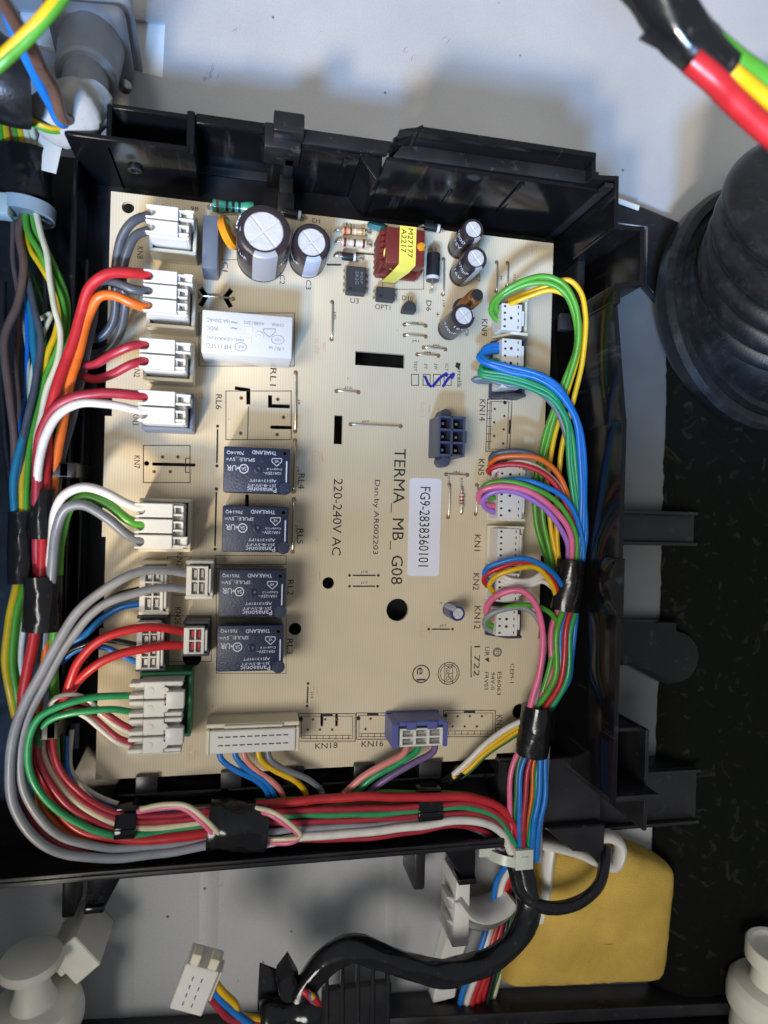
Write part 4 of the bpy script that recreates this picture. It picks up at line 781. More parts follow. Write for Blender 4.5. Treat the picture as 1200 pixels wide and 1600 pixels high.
# -- bottom bundle to the cable tie
for c, pts, r, lab in (
 ('green',[(400,1252,5),(520,1244,6),(600,1239,7),(660,1239,7.5),(730,1240,7),(780,1262,5),(808,1310,1)],.9,'green wire along the top of the lower bundle'),
 ('red',[(400,1258,9),(480,1250,10),(560,1246,11),(650,1245,11),(720,1244,11),(770,1256,10),(800,1284,8),(815,1330,5)],1.55,'thick red wire on top of the lower bundle'),
 ('brown',[(400,1270,7),(500,1262,8),(600,1257,8.5),(680,1253,8),(750,1258,7),(800,1300,5)],1.1,'brown wire inside the lower bundle'),
 ('crimson',[(400,1267,9),(500,1266,10),(600,1262,10.5),(680,1258,10.5),(740,1257,10),(786,1280,9),(806,1330,5)],1.25,'crimson wire inside the lower bundle'),
 ('emerald',[(400,1275,8.5),(500,1274,10),(600,1270,10.5),(680,1264,10.5),(735,1263,10.5),(775,1277,9.5),(800,1308,8),(808,1335,5)],1.1,'emerald wire through the middle of the lower bundle'),
 ('crimson',[(400,1284,8.5),(500,1283,9.5),(600,1279,10),(680,1272,10),(740,1272,10),(780,1290,9),(802,1325,6)],1.2,'crimson wire inside the lower bundle'),
 ('palegrey',[(400,1301,8.5),(480,1295,9),(570,1290,9.5),(660,1280,9.5),(720,1276,9),(770,1292,7),(800,1330,4)],1.3,'pale grey wire inside the lower bundle'),
 ('palegrey',[(400,1307,6),(480,1301,7),(570,1297,7.5),(660,1288,7.5),(720,1284,7),(790,1330,3)],1.2,'pale grey wire inside the lower bundle'),
 ('white',[(400,1321,8.5),(470,1307,10),(560,1302,11),(650,1291,11.5),(715,1281,11.5),(755,1285,11),(785,1304,9),(803,1345,4)],1.5,'thick white wire along the lower bundle'),
 ('crimson',[(400,1314,6),(480,1312,8),(560,1309,9),(650,1299,9.5),(715,1290,9),(760,1300,6),(795,1340,2)],1.1,'dark crimson wire at the edge of the lower bundle'),
 ('violet',[(400,1290,4),(560,1284,5),(680,1284,5),(740,1296,4.5),(790,1335,2)],1.1,'violet wire hidden in the lower bundle')):
    wire(c,pts,lab,r)
# five wires of the wide plug, three of the violet socket
for c, x0, dx, hh in (('blue',342,0,8),('blue',366,1,7.6),('salmon',380,3,7.2),('yellow',403,6,6.8),('grey',418,9,6.4)):
    x1 = {342:419,366:429,380:442,403:478,418:505}[x0]; wire(c,[(x0,1172,8),(x0+4,1186,8.5),(x0+(x1-x0)*.35,1204,hh+.6),(x0+(x1-x0)*.75,1220,hh),(x1-3,1236,hh-2),(x1+2,1256,hh-4)],{'blue':'blue wire from the long cream plug','salmon':'salmon pink wire from the long cream plug','yellow':'yellow wire from the long cream plug','grey':'grey wire from the long cream plug'}[c],1.05)
for c, x0, x1 in (('salmon',636,540),('emerald',654,556),('violet',680,578)):
    wire(c,[(x0,1162,8),(x0-3,1174,8.5),(x0-(x0-x1)*.35,1194,8.5),(x0-(x0-x1)*.75,1216,7.5),(x1+2,1236,6),(x1-14,1254,3)],{'salmon':'salmon pink','emerald':'emerald green','violet':'violet'}[c]+' wire from the violet socket',1.25)

# -- right column
def R(c, pts, lab, r=.98): wire(c, pts, lab, r)
gl = 'outer green wire arching over from the plug beside the three small capacitors'
R('green',[(790,504,6),(776,499,6.5),(768,487,8),(771,471,11),(790,452,15),(820,437,18),(852,432,20),(880,444,21),(898,472,21),(905,510,20),(902,550,18),(888,590,15),(872,632,12),(856,690,9),(846,750,7),(848,810,6),(858,860,6),(868,905,6)],gl,1.05)
R('green',[(790,492,6),(780,488,7),(774,478,9),(782,465,12),(805,452,15),(835,443,18),(862,445,19.5),(884,462,19.5),(899,500,19),(900,540,17),(888,580,14.5),(866,640,11),(846,700,8),(836,760,6.5),(838,810,6),(850,860,5.5),(862,900,5)],gl.replace('outer','inner'),1.05)
yl = 'inner yellow wire arching over from the plug beside the three small capacitors'
R('yellow',[(790,480,7),(800,473,11),(830,461,15),(862,454,18),(885,462,18.5),(902,490,18),(908,525,17),(898,570,14.5),(882,625,11.5),(866,690,9),(856,750,8),(858,810,7),(868,860,6.5),(876,905,6)],yl)
R('yellow',[(795,470,8),(830,455,14),(862,443,18),(890,438,20.5),(908,456,21),(914,490,20.5),(912,545,18),(898,620,14),(880,690,10.5),(872,750,9),(870,820,8),(874,870,7),(880,910,6)],yl.replace('inner','outer'))
bl = 'blue wire looping from the plug in the dark grey socket'
for i, (sy, lx, off) in enumerate(((540,752,0),(551,756,5),(546,749,10))):
    R('blue',[(790,sy,6),(772,sy-1,7.5),(758,sy+3,8.5),(lx,555+i*2,9),(760,565+i*2,11),(792,573+off*.7,13.5),(835,583+off*.6,16),(872,603+off,17),(897,645+off*.6,16.5),(911-off*.5,700,16),(914-off*.6,770,14.5),(915-off*.9,830,13),(908-off*.7,890,11)],bl,1.05)
el = 'emerald wire looping from the plug in the dark grey socket'
for i, sy in enumerate((566,577,586)):
    R('emerald',[(790,sy,6),(768,sy-2,7.5),(752,573+i*4,8.5),(752,579+i*4,9.5),(788,585+i*5,12),(830,596+i*5,14),(862,614+i*5,15),(884,650+i*3,14.5),(896-i*4,700,14),(903-i*4,770,13),(908-i*4,830,12),(902-i*3,890,10)],el,1.0)
R('grey',[(790,592,6),(772,595,6.5),(750,595,6.5),(740,592,7),(752,590,8),(790,600,10),(830,608,12),(864,634,12),(886,690,12),(898,780,11),(898,890,8)],'grey wire doubling back out of the dark grey socket',1.0)
R('darkgrey',[(790,722,6),(768,722,8),(772,711,11),(800,705,14),(832,710,15),(862,730,14),(882,770,12),(892,830,10),(890,890,8)],'dark grey wire over the many-coloured plug',1.0)
R('orange',[(790,728,6),(766,727,8),(776,717,11),(805,713,14),(838,716,15.5),(866,735,15),(884,765,13.5),(895,810,12),(898,890,9)],'orange wire over the many-coloured plug',1.0)
R('white',[(790,752,6),(770,744,8),(778,731,11),(808,722,13.5),(842,730,14.5),(872,757,13.5),(890,800,11.5),(896,890,8)],'white wire over the many-coloured plug',.95)
R('red',[(792,745,6),(772,742,8),(762,735,9.5),(774,728,12),(805,725,14.5),(838,733,16),(866,755,16),(886,790,14.5),(900,835,12),(900,890,10)],'red wire over the many-coloured plug',1.0)
R('blue',[(790,766,6),(768,764,8),(764,756,10),(785,750,13),(815,750,15),(848,759,16.5),(880,778,16.5),(900,805,15),(911,845,13),(910,892,11)],'blue wire over the many-coloured plug',1.0)
R('green',[(790,778,6),(765,778,8),(750,770,9.5),(758,758,12),(788,752,14.5),(822,757,16.5),(855,772,17),(882,798,16),(898,835,14),(901,890,11)],'green wire over the many-coloured plug',1.0)
R('pink',[(790,789,6),(765,790,8),(747,781,9.5),(751,769,12),(778,761,14.5),(815,764,16.5),(848,780,17),(875,805,16),(892,840,14),(892,890,11)],'pink wire over the many-coloured plug',1.15)
R('purple',[(790,801,6),(772,800,7.5),(755,790,9),(755,778,11),(772,769,13),(805,770,14.5),(842,787,15),(868,812,14),(886,848,12),(887,890,9)],'purple wire over the many-coloured plug',1.05)
R('blue',[(790,914,6),(772,912,8),(757,902,9.5),(760,888,12),(785,876,15),(818,872,17),(850,883,17),(870,902,15),(882,930,12),(878,960,9)],'blue wire over the plug beside the KN2 print',1.0)
R('red',[(790,921,6),(770,920,8),(756,910,9),(760,897,11),(785,884,13.5),(818,877,15),(850,890,14.5),(868,915,13),(876,950,10)],'red wire over the plug beside the KN2 print',1.0)
R('yellow',[(792,926,6),(773,926,8),(764,915,10),(775,900,12.5),(805,888,15),(838,886,15.5),(858,905,14),(870,935,11),(872,960,9)],'yellow wire over the plug beside the KN2 print',1.0)
for k in range(3): R('white',[(785,900+k*9,6),(780,897+k*7,9.5),(800,906+k*5,12),(828,906+k*5,12.5),(848,895+k*7,12),(866,906+k*8,10.5),(876,940,8)],'white wire waving over the plug beside the KN2 print',.9)
R('pink',[(788,963,6),(768,965,8),(760,955,9.5),(768,938,12),(790,925,15),(815,924,17),(836,943,17.5),(845,975,17),(847,1015,16),(840,1060,15),(826,1115,13)],'pink wire arching from the plug in the lowest dark socket',1.2)
R('green',[(788,977,6),(770,978,7.5),(762,968,9),(775,955,11.5),(800,947,13.5),(832,946,14),(858,957,13),(872,985,11),(860,1040,11),(838,1112,10)],'green wire arching from the plug in the lowest dark socket',1.0)
R('palegrey',[(786,985,6),(766,985,7),(757,975,8.5),(765,960,11),(790,950,13),(818,950,14),(840,968,14.5),(850,1000,14),(846,1050,13.5),(831,1115,11.5)],'pale grey wire arching from the plug in the lowest dark socket',1.0)
# between the two tapes and below the second
lab2 = 'wire between the two black tapes of the upright bundle'
for c, a_, b_, hh, r in (('pink',(877,940),(822,1115),10,1.1),('green',(885,940),(831,1115),12,1.15),('purple',(889,940),(834,1115),9,.9),('red',(896,940),(845,1115),12.5,1.1),('blue',(891,945),(838,1118),11,1.15),('emerald',(904,940),(854,1115),12,1.1),('blue',(899,945),(848,1118),8,1.0),('darkgreen',(880,940),(827,1115),7,.9)):
    m_ = ((a_[0]+b_[0])/2+6,(a_[1]+b_[1])/2); wire(c,[(*a_,hh),(m_[0]+7,m_[1]-45,hh+.6),(m_[0]+1,m_[1]+35,hh+.6),(*b_,hh)],(c if c != 'emerald' else 'emerald green')+' '+lab2,r)
wire('blue',[(902,945,10),(893,1030,10),(888,1060,9.5),(872,1090,10),(855,1118,10)],'blue wire bowing out on the right of the upright bundle',1.1)
wire('palegrey',[(900,945,9),(890,1010,9),(880,1060,8.5),(862,1095,9),(852,1118,9)],'pale grey wire bowing out on the right of the upright bundle',.8)
for c, xa, xm, xb, hh, r in (('pink',814,796,800,9,1.05),('darkgreen',820,806,804,8,1.0),('blue',828,812,808,9.5,1.0),('crimson',837,822,812,10,1.05),('orange',840,830,816,7.5,.9),('emerald',852,838,818,9.5,1.0),('blue',844,842,824,10.5,1.15),('blue',852,850,832,9.5,1.15),('palegrey',856,852,838,7,.9)):
    wire(c,[(xa,1165,hh),(xm+2,1205,hh),(xm,1250,hh),((xm+xb)/2,1295,hh-1),(xb+6,1345,hh-4)],{'darkgreen':'dark green','emerald':'emerald green','palegrey':'pale grey'}.get(c,c)+' wire below the second tape of the upright bundle',r)
# whitish and yellow branch to a taped tip
for c, dy, hh in (('white',-6,9.5),('yellow',1,9),('yellow',7,8.2),('darkgreen',12,7.4)):
    wire(c,[(822,1128+dy*.7,hh+1),(790,1146+dy,hh),(755,1172+dy*.9,hh-1),(732,1194+dy*.9,hh-2),(708,1214+dy*.6,hh-4)],{'white':'white wire','yellow':'yellow wire','darkgreen':'dark green wire'}[c]+' of the short branch ending in a black tip',1.05)

# -- harness at the far left
tl = ' wire of the left harness above its tape'
for c, pts, r in (
 ('brown',[(48,318,6),(30,362,8),(36,420,9),(28,470,9),(10,520,9),(9,565,9),(16,630,9),(22,700,8),(28,790,6),(34,850,5)],1.5),
 ('darkgrey',[(52,318,5),(40,400,6),(52,470,8),(62,530,9),(55,600,10),(42,665,10),(30,740,9),(28,810,7),(36,860,5)],1.3),
 ('teal',[(46,318,3),(42,420,4),(52,520,6),(58,590,8),(44,650,9),(28,710,10),(22,760,9.5),(26,815,8),(36,860,6)],1.5),
 ('green',[(40,318,7),(42,362,9),(62,395,10),(80,430,10),(98,470,9.5),(102,505,9),(90,545,8.5),(70,590,8),(58,640,8),(48,700,9),(42,770,9),(42,815,8),(44,860,6)],1.15),
 ('green',[(48,318,6),(56,362,8),(74,392,8.5),(92,430,8),(104,470,7.5),(105,505,7),(94,560,6),(74,620,6),(56,690,7),(48,770,7),(46,860,5)],1.15),
 ('yellow',[(38,318,5),(44,382,7),(64,415,7.5),(84,448,7.5),(93,480,7.5),(88,520,8),(72,560,8),(62,610,7),(48,680,8),(36,750,9),(34,815,8),(40,860,6)],1.2),
 ('cream',[(54,318,8),(62,362,10),(74,398,11),(79,440,11.5),(86,480,12),(95,520,12),(88,565,12),(72,610,11.5),(64,650,10),(54,720,8),(48,800,6)],1.15),
 ('cream',[(60,500,4),(80,490,6),(70,512,7),(60,540,6),(50,580,4),(46,640,3)],.9)):
    wire(c,pts,{'darkgrey':'dark grey'}.get(c,c)+tl,r)
for c, pts, r, lab in (
 ('darkgreen',[(30,318,2),(30,380,3),(55,440,4),(72,500,4),(66,560,4),(50,620,4),(36,700,5),(34,800,5)],1.0,'thin dark green wire deep in the left harness'),
 ('brown',[(20,318,2),(22,400,2),(30,480,2),(26,560,2),(32,640,2),(22,720,3),(30,800,4)],1.0,'thin brown wire deep in the left harness'),
 ('blue',[(34,318,1),(36,420,1),(44,500,2),(40,600,2),(30,680,3),(26,760,4),(32,850,4)],.9,'thin blue wire deep in the left harness'),
 ('black',[(58,318,4),(66,400,4),(72,470,4),(78,540,4),(60,620,5),(46,700,6),(40,800,5)],1.1,'black wire deep in the left harness'),
 ('darkgreen',[(62,440,0),(90,470,2),(108,520,3),(104,570,3),(86,640,2),(70,720,2)],1.1,'dark green wire bulging towards the tray wall'),
 ('cream',[(30,460,0),(38,520,1),(44,580,2),(38,640,2),(30,690,2)],.8,'thin cream wire deep in the left harness'),
 ('black',[(4,440,3),(2,540,4),(6,640,4),(14,740,4),(30,840,4)],1.3,'black wire along the far left edge')):
    wire(c,pts,lab,r)
tl = ' wire of the left harness below its tape'
for c, pts, r in (
 ('teal',[(26,890,6),(20,940,8),(12,1000,8),(12,1060,7),(20,1110,4)],1.1),
 ('yellow',[(30,885,7),(26,915,9),(14,965,10),(10,1030,10),(16,1080,9),(24,1120,6)],1.45),
 ('green',[(38,885,7),(38,915,9),(26,965,10),(20,1030,10),(25,1085,9),(34,1125,6)],1.35),
 ('green',[(42,885,6),(42,915,8),(32,965,9),(26,1030,9),(31,1085,8),(38,1125,5)],.9),
 ('white',[(46,885,6),(47,915,8),(40,965,9),(34,1020,9),(36,1065,8),(46,1100,5)],1.1)): wire(c,pts,c+tl,r)
for c, x, r in (('green',3,1.3),('yellow',10,1.3),('crimson',17,1.0),('green',24,1.3),('yellow',33,1.3),('cream',43,1.2),('cream',51,1.0)):
    wire(c,[(x-6,150,8),(x-2,195,8),(x+3,225,7),(x+8,262,6),(x*.6+20,318,6)],c+' wire above the far left tape, under the cable gland',r)

# ================================================================ tapes, ties
def tape(pts, ru, rv, label, name='tape_wrap', wob=.04, m='tape', fl=(0,0,1), sd=1):
    random.seed(sd); pp = spline(pxs(pts), 1.0); q = MB(); n = 28; q.tube(pp, ru, n, cap=True, flat=fl, rfun=lambda t: (rv, ru))
    c = len(pp); out = []
    for i in range(c):
        ph = [random.uniform(-1,1) for _ in range(3)]
        ctr = pp[i]
        for k in range(n):
            v = Vector(q.v[i*n+k]); a = 2*math.pi*k/n; f = 1+wob*(math.sin(3*a+i*.35)+.6*math.sin(7*a-i*.8))*.5+(wob*.35*ph[k%3])
            out.append(tuple(ctr+(v-ctr)*f))
    q.v = out; o = q.build(name, m, angle=80); return tag(o, label, 'tape')
tape([(37,800,7),(36,850,7),(36,912,7.5)],4.2,3.4,'black tape round the left harness beside the red wires',sd=1)
tape([(68,764,13),(66,800,13),(66,842,13)],3.4,3.0,'upper black tape on the thick red wires',sd=2)
tape([(67,900,12),(68,940,12),(66,985,12)],5.4,5.0,'lower black tape on the thick red wires',sd=3)
tape([(327,1288,8),(372,1289,8.5),(416,1288,8)],7.6,7.2,'wide crumpled black tape round the lower bundle',wob=.10,sd=4)
tape([(894,876,11.5),(889,915,11.5),(882,953,11)],5.0,4.6,'upper black tape on the upright bundle',sd=5)
tape([(841,1104,11.5),(836,1140,11.5),(830,1177,10.5)],5.6,5.2,'lower black tape on the upright bundle',sd=6)
tape([(35,236,6),(36,275,6),(38,314,6)],8.0,5.5,'black tape round the far left harness above the grey cable tie',sd=7)
tape([(722,1203,5),(706,1217,3.5),(690,1230,2)],2.2,2.0,'black taped tip of the white and yellow branch',wob=.2,sd=8)
q = MB(); c = P(38,326,7); n = 24
q.lathe([(7.4,-1.9),(8.0,-1.9),(8.0,1.9),(7.4,1.9),(7.4,-1.9)], (c.x,c.y,c.z-2), (0.05,1,0), 36); o = thing('cable_tie','grey cable tie round the far left harness','cable tie',(c.x,c.y,c.z-11))
q.build('strap','grey_tie',o); hd = P(2,322,10); MB().box(hd.x-3,hd.y-3.2,hd.z-3,hd.x+2.6,hd.y+3.2,hd.z+2.5).build('head','tie_nylon',o,bevel=.6,seg=2)
c = P(806,1336,5); o = thing('cable_tie','pale nylon cable tie where the bundles meet','cable tie',(c.x,c.y,-8))
MB().lathe([(6.6,-1.6),(7.3,-1.6),(7.3,1.6),(6.6,1.6),(6.6,-1.6)],(c.x-2,c.y-2,1),(0.2,1,-0.15),32).build('strap','tie_nylon',o)
c = P(819,1343,9); MB().box(c.x-3.2,c.y-3.4,4,c.x+3.2,c.y+3.4,9.5).box(c.x-1.3,c.y-1.6,9.5,c.x+1.3,c.y+1.2,9.9).build('head','tie_nylon',o,bevel=.5,seg=2)
MB().box(c.x-14,c.y-1.5,2,c.x-3,c.y+2.5,3).build('tail','tie_nylon',o,bevel=.3)

# ================================================================ around the tray
# felt pad on the right
X0 = P(1052,1000,-6).x; Yt = P(1100,540,-6).y; Yb = P(1100,1560,-6).y
random.seed(11); q = MB(); nx, ny = 26, 60; vs = []; fs = []; X1 = X0+130
for j in range(ny+1):
    for i in range(nx+1):
        e = min(1, i*1.0/1.5); vs.append((X0+(X1-X0)*i/nx+(random.uniform(-.8,.8) if i else random.uniform(-.5,.5)), Yb+(Yt-Yb)*j/ny, -15.5+e*9+random.uniform(-.7,.9)))
for j in range(ny):
    for i in range(nx): a = j*(nx+1)+i; fs.append((a,a+1,a+nx+2,a+nx+1))
base = len(vs); vs += [(X0,Yb,-16),(X1,Yb,-16),(X1,Yt,-16),(X0,Yt,-16)]; fs.append((base+3,base+2,base+1,base))
q.add(vs,fs); tag(q.build('felt_pad','felt'),'matted black felt insulation pad right of the tray','insulation')
# rubber bellows hose
c = P(1204,478,-2); o0 = Vector(c); ax = Vector((0.12,0.06,1)).normalized()
hose = thing('bellows_hose','black ribbed rubber bellows hose with wide flange','hose',(c.x,c.y,-16))
MB().lathe([(34,-13.9),(45,-12),(48.5,-7),(49,-2),(47.5,0.5),(44.5,1),(44,-0.5),(43,2),(43.2,3.8),(41,4.4)],o0,ax,72).build('flange','rubber',hose)
MB().lathe([(41.5,1),(41,6),(39.4,12),(36.5,17),(32,21),(26,24),(20,26)],o0,ax,72).build('boot','rubber',hose)
pp = spline([o0+ax*10]+pxs([(1274,412,27),(1296,378,37),(1318,340,46),(1342,298,54)]),.5)
nf = 6
MB().tube(pp,28,72,rfun=lambda t: (22+8*min(1,t*5))+8.5*abs(math.sin(math.pi*nf*t))**.45-1.0*t).build('bellows_fold','rubber',hose,angle=70)
MB().prism(px_poly([(958,310),(1004,322),(1062,346),(1100,380),(1100,470),(1030,470),(1008,445),(1010,356),(962,350)],-12),-16,-12).build('mounting_plate','black',hose,bevel=.6)
a = P(982,319,-11); MB().obb((a.x,a.y,a.z-.2),(4.6,-.9,0),(.2,.9,0),(0,0,.25)).build('paper_scrap','label_paper',hose)
# yellow foam block
pts = [(800,1330),(880,1318),(975,1325),(1065,1362),(1058,1420),(1046,1540),(920,1546),(788,1552),(812,1480),(836,1420)]
poly = px_poly(pts,-2); poly2 = []
m = len(poly); dens = []
for i in range(m):
    a, b = Vector(poly[i]), Vector(poly[(i+1)%m]); k = max(2,int((b-a).length/2))
    dens += [a.lerp(b,t/k) for t in range(k)]
for _ in range(5): dens = [(dens[i-1]+dens[i]*2+dens[(i+1)%len(dens)])/4 for i in range(len(dens))]
poly2 = [p+Vector((random.uniform(-.2,.2),random.uniform(-.2,.2))) for p in dens]
q = MB(); cen = sum(poly2,Vector((0,0)))/len(poly2); m = len(poly2); rings = []; vs = []; fs = []
for s, z in ((1,-16),(1,-9),(.99,-6),(.965,-3.8),(.92,-2),(.82,-.2),(.6,1.4),(.25,2.2)): vs += [(cen.x+(p.x-cen.x)*s,cen.y+(p.y-cen.y)*s,z+(random.uniform(-.25,.25) if z > -6 else 0)) for p in poly2]
for j in range(7):
    for i in range(m): fs.append((j*m+i,j*m+(i+1)%m,(j+1)*m+(i+1)%m,(j+1)*m+i))
fs.append(tuple(7*m+i for i in range(m))); q.add(vs,fs); tag(q.build('foam_block','foam',angle=70),'mustard yellow foam block below the tray corner','foam')
# bottom frame bar
o = thing('frame_bar','black plastic frame bar running under the yellow foam','frame',(60,-205,-16))
A, B = P(598,1556,-14), P(1330,1528,-14); d = (B-A).normalized(); nn = Vector((d.y,-d.x,0))
for off0, off1, z, nm in ((0,5,-3,'top_rail'),(5,7,-6,'groove'),(7,30,-1,'lower_rail')):
    q = MB(); A0 = A-d*150 if False else A; a0, a1, b0, b1 = A0+nn*off0, A0+nn*off1, B+nn*off0, B+nn*off1
    q.prism([(a0.x,a0.y),(a1.x,a1.y),(b1.x,b1.y),(b0.x,b0.y)],-16,z); q.build(nm,'black',o,bevel=.8,seg=2)
q = MB(); A2, B2 = P(-60,1606,-14), P(612,1578,-14); d2 = (B2-A2).normalized(); n2 = Vector((d2.y,-d2.x,0)); q.prism([(A2.x,A2.y),(B2.x,B2.y),((B2+n2*14).x,(B2+n2*14).y),((A2+n2*14).x,(A2+n2*14).y)],-16,-3); q.build('lower_rail','black',o,bevel=.8,seg=2)
X0,Y0,X1,Y1 = rect(503,1545,612,1640,-2); MB().box(X0,Y0,-6,X1,Y1,-3).build('comb_base','black',o,bevel=.5)
for k in range(5):
    x = X0+1.5+(X1-X0-3)*k/4; MB().prism([(x-1.2,Y0),(x+1.2,Y0),(x+.5,Y1+8),(x-.5,Y1+7)],-5,-2.2).build('comb_tooth','black',o,bevel=.3)
# nylon knobs
def knob(px,py,h0,ax,prof,label,extra=None):
    c = P(px,py,h0); o = thing('plastic_mushroom',label,'knob',(c.x,c.y,-16)); MB().lathe(prof[0],c,ax,48).build('base',"nylon",o,angle=30); MB().lathe(prof[1],c,ax,40).build('stem','nylon',o,angle=30); MB().lathe(prof[2],c,ax,48).build('head','nylon',o,angle=30); return o
ax1 = Vector((-0.04,0.98,0.14))
o = knob(55,1590,6,ax1,([(11,-44),(11,-6),(12.5,-4),(13.6,-2),(13.8,0),(13.4,3),(12,5.2),(9,6),(6,6)],[(7,5),(5.6,8),(4.8,11),(4.8,17),(6,19)],[(4,16.5),(7.5,17),(9,18.2),(9.2,19.4),(8.4,20.6),(5,21.3),(0,21.4)]),'round-headed cream nylon knob beside the small cream block')
a = P(118,1502,6); w1 = Vector((.75,.62,0)); w2 = Vector((-.62,.75,0)); o = thing('nylon_block','small square cream nylon block standing behind the round-headed knob','block',(a.x,a.y,-16))
MB().obb((a.x,a.y,-5),w1*4.6,w2*6.2,(0,0,11)).build('block','nylon',o,bevel=.4); b_ = a-w1*5.6
MB().obb((b_.x,b_.y,-4),w1*1.2,w2*1.4,(0,0,9)).obb((b_.x-3.4,b_.y+3,-5),w1*1.0,w2*1.2,(0,0,10)).build('tooth','nylon',o,bevel=.3)
ax2 = Vector((0.02,0.98,0.14))
knob(1202,1560,6,ax2,([(12,-44),(12,-7),(14.5,-4),(15,0),(14.6,4),(13,6),(10,7),(7,7)],[(8,6),(7.6,9),(7.6,17)],[(7.6,14),(10.6,15.5),(11,21),(10.4,21.6),(9,21.3),(8.2,19.6),(0,19)]),'spool-shaped cream nylon knob with hollow top')
# white clamp and bracket
o = thing('cable_clamp','white plastic clamp gripping the wires below the cable tie','clamp',(*xy(740,1430,-6),-16))
pts = spline([Vector((*xy(*p,2),0)) for p in ((715,1405),(738,1432),(765,1438),(795,1425),(806,1412))],1); q = MB(); vs=[]; fs=[]
q2 = MB(); q2.tube([Vector((p.x,p.y,-4)) for p in pts],2,12,flat=(0,0,1),rfun=lambda t:(8,2.1)); q2.build('arch','white_plastic',o,angle=50)
q2 = MB(); q2.tube([Vector((p.x-.6,p.y-4.6,-6)) for p in pts],2,12,flat=(0,0,1),rfun=lambda t:(6,1.8)); q2.build('arch','white_plastic',o,angle=50)
a = rect(708,1376,734,1480,2); MB().prism([(a[0],a[1]),(a[2],a[1]),(a[2],a[3]),(a[0]+1,a[3])],-14,2).build('post','white_plastic',o,bevel=.6,seg=2)
for y in (1408,1445): c = P(704,y,1); MB().prism([(c.x-1.5,c.y+1.5),(c.x+3,c.y+.5),(c.x+3,c.y-3)],-8,1).build('fin','white_plastic',o,bevel=.4)
a = px_poly([(700,1460),(735,1464),(722,1500),(712,1560),(676,1570),(688,1505)],-9); MB().prism(a,-15.9,-9).build('foot','white_plastic',o,bevel=.6)
o = thing('white_bracket','white plastic bracket against the yellow foam','bracket',(*xy(900,1330,2),-16))
tb = lambda pts, w_, hh: MB().tube(spline(pxs(pts),1.2),1,12,flat=(0,0,1),rfun=lambda t:(hh,w_))
tb([(838,1316,0),(870,1322,1),(905,1332,2),(935,1346,3),(958,1352,4),(967,1338,4),(968,1318,4),(952,1306,4),(935,1306,3)],1.9,4).build('arm','white_plastic',o,angle=50)
tb([(858,1318,0),(854,1350,0),(850,1390,-2),(842,1425,-4),(830,1465,-8)],2.2,4).build('upright','white_plastic',o,angle=50)
a = px_poly([(842,1312),(900,1318),(932,1345),(905,1338),(862,1330),(852,1345)],-3); MB().prism(a,-15,-3).build('web','white_plastic',o,bevel=.4)
# black hook of the tray corner over the bracket
X0,Y0,X1,Y1 = rect(884,1290,945,1338,8); MB().prism([(X0-8,Y1),(X1,Y1),(X1,Y0-1),(X1-1.5,Y0-4),(X1-6,Y0+1),(X0+3,Y0+2)],-9,8).build('corner_hook','black',tray,bevel=.5)
X0,Y0,X1,Y1 = rect(845,1195,945,1295,6); MB().prism([(58,Y1+2),(X1,Y1+2),(X1,Y0),(X0+4,Y0),(58,-108)],-15.5,4).build('corner_deck','black',tray,bevel=.5)
# wires behind the clamp
for c, x0, x1, hh, r, lab in (('blue',772,735,-6,1.2,'blue'),('white',780,744,-6,1.3,'white'),('red',788,752,-6,1.5,'red'),('red',794,760,-7,1.5,'red'),('red',796,768,-8,1.4,'red'),('darkgreen',806,778,-9,1.2,'dark green'),('cream',812,784,-9,1.0,'cream'),('black',800,776,-6,1.1,'black')):
    wire(c,[(818-(806-x0)*.3,1330,2),(x0+6,1375,hh+2),(x0-4,1420,hh),((x0+x1)/2-6,1490,hh),(x1-14,1560,hh-2),(x1-26,1620,hh-3)],lab+' wire passing behind the white clamp',r)
# black sleeved cable
def sleeve(pts, r, label, name='sleeved_cable', m='tape', sd=2, cat='cable'):
    random.seed(sd); pp = spline(pxs(pts),1.2); q = MB(); n = 18; q.tube(pp,r,n); out = []
    for i, ctr in enumerate(pp):
        for k in range(n):
            v = Vector(q.v[i*n+k]); a = 2*math.pi*k/n; out.append(tuple(ctr+(v-ctr)*(1+.07*math.sin(2*a+i*.22)+.05*math.sin(5*a-i*.4)+random.uniform(-.015,.015))))
    q.v = out; o = q.build(name,m,angle=60); return tag(o,label,cat)
sleeve([(812,1345,4),(822,1385,6),(826,1420,8),(812,1460,10),(780,1492,12),(735,1512,13),(690,1521,13),(640,1510,13),(590,1492,13),(548,1482,13),(515,1497,13),(490,1525,13),(468,1560,13)],4.0,'thick black taped cable bending from the tie to the crumpled tape')
sleeve([(800,1350,6),(815,1395,8),(840,1414,10),(880,1418,12),(915,1403,13),(938,1378,12),(945,1345,9),(946,1325,6)],2.1,'thin black sleeved cable looping over the yellow foam',sd=4)
random.seed(21)
o = thing('crumpled_tape','crumpled black tape knot at the cable end beside the loose plug','tape',(*xy(450,1570,10),-16))
tp_ = MB().tube(spline(pxs([(408,1592,15),(435,1585,15),(470,1582,15),(492,1578,14)]),1.0),5,20,rfun=lambda t: 5.2+1.2*math.sin(9*t)+random.uniform(-.3,.3)); tp_.build('knot','tape',o,angle=50)
for pts_, th in (([(410,1530),(438,1538),(446,1575),(405,1590)],18),([(430,1535),(452,1514),(468,1545),(470,1580),(440,1585)],20)):
    pl_ = px_poly(pts_,th); q = MB().prism(pl_,th-6,th-5.2); q.v = [(x+random.uniform(-.8,.8),y+random.uniform(-.8,.8),z+random.uniform(-2.5,2.5)) for x,y,z in q.v]; q.build('tape_flap','tape',o)
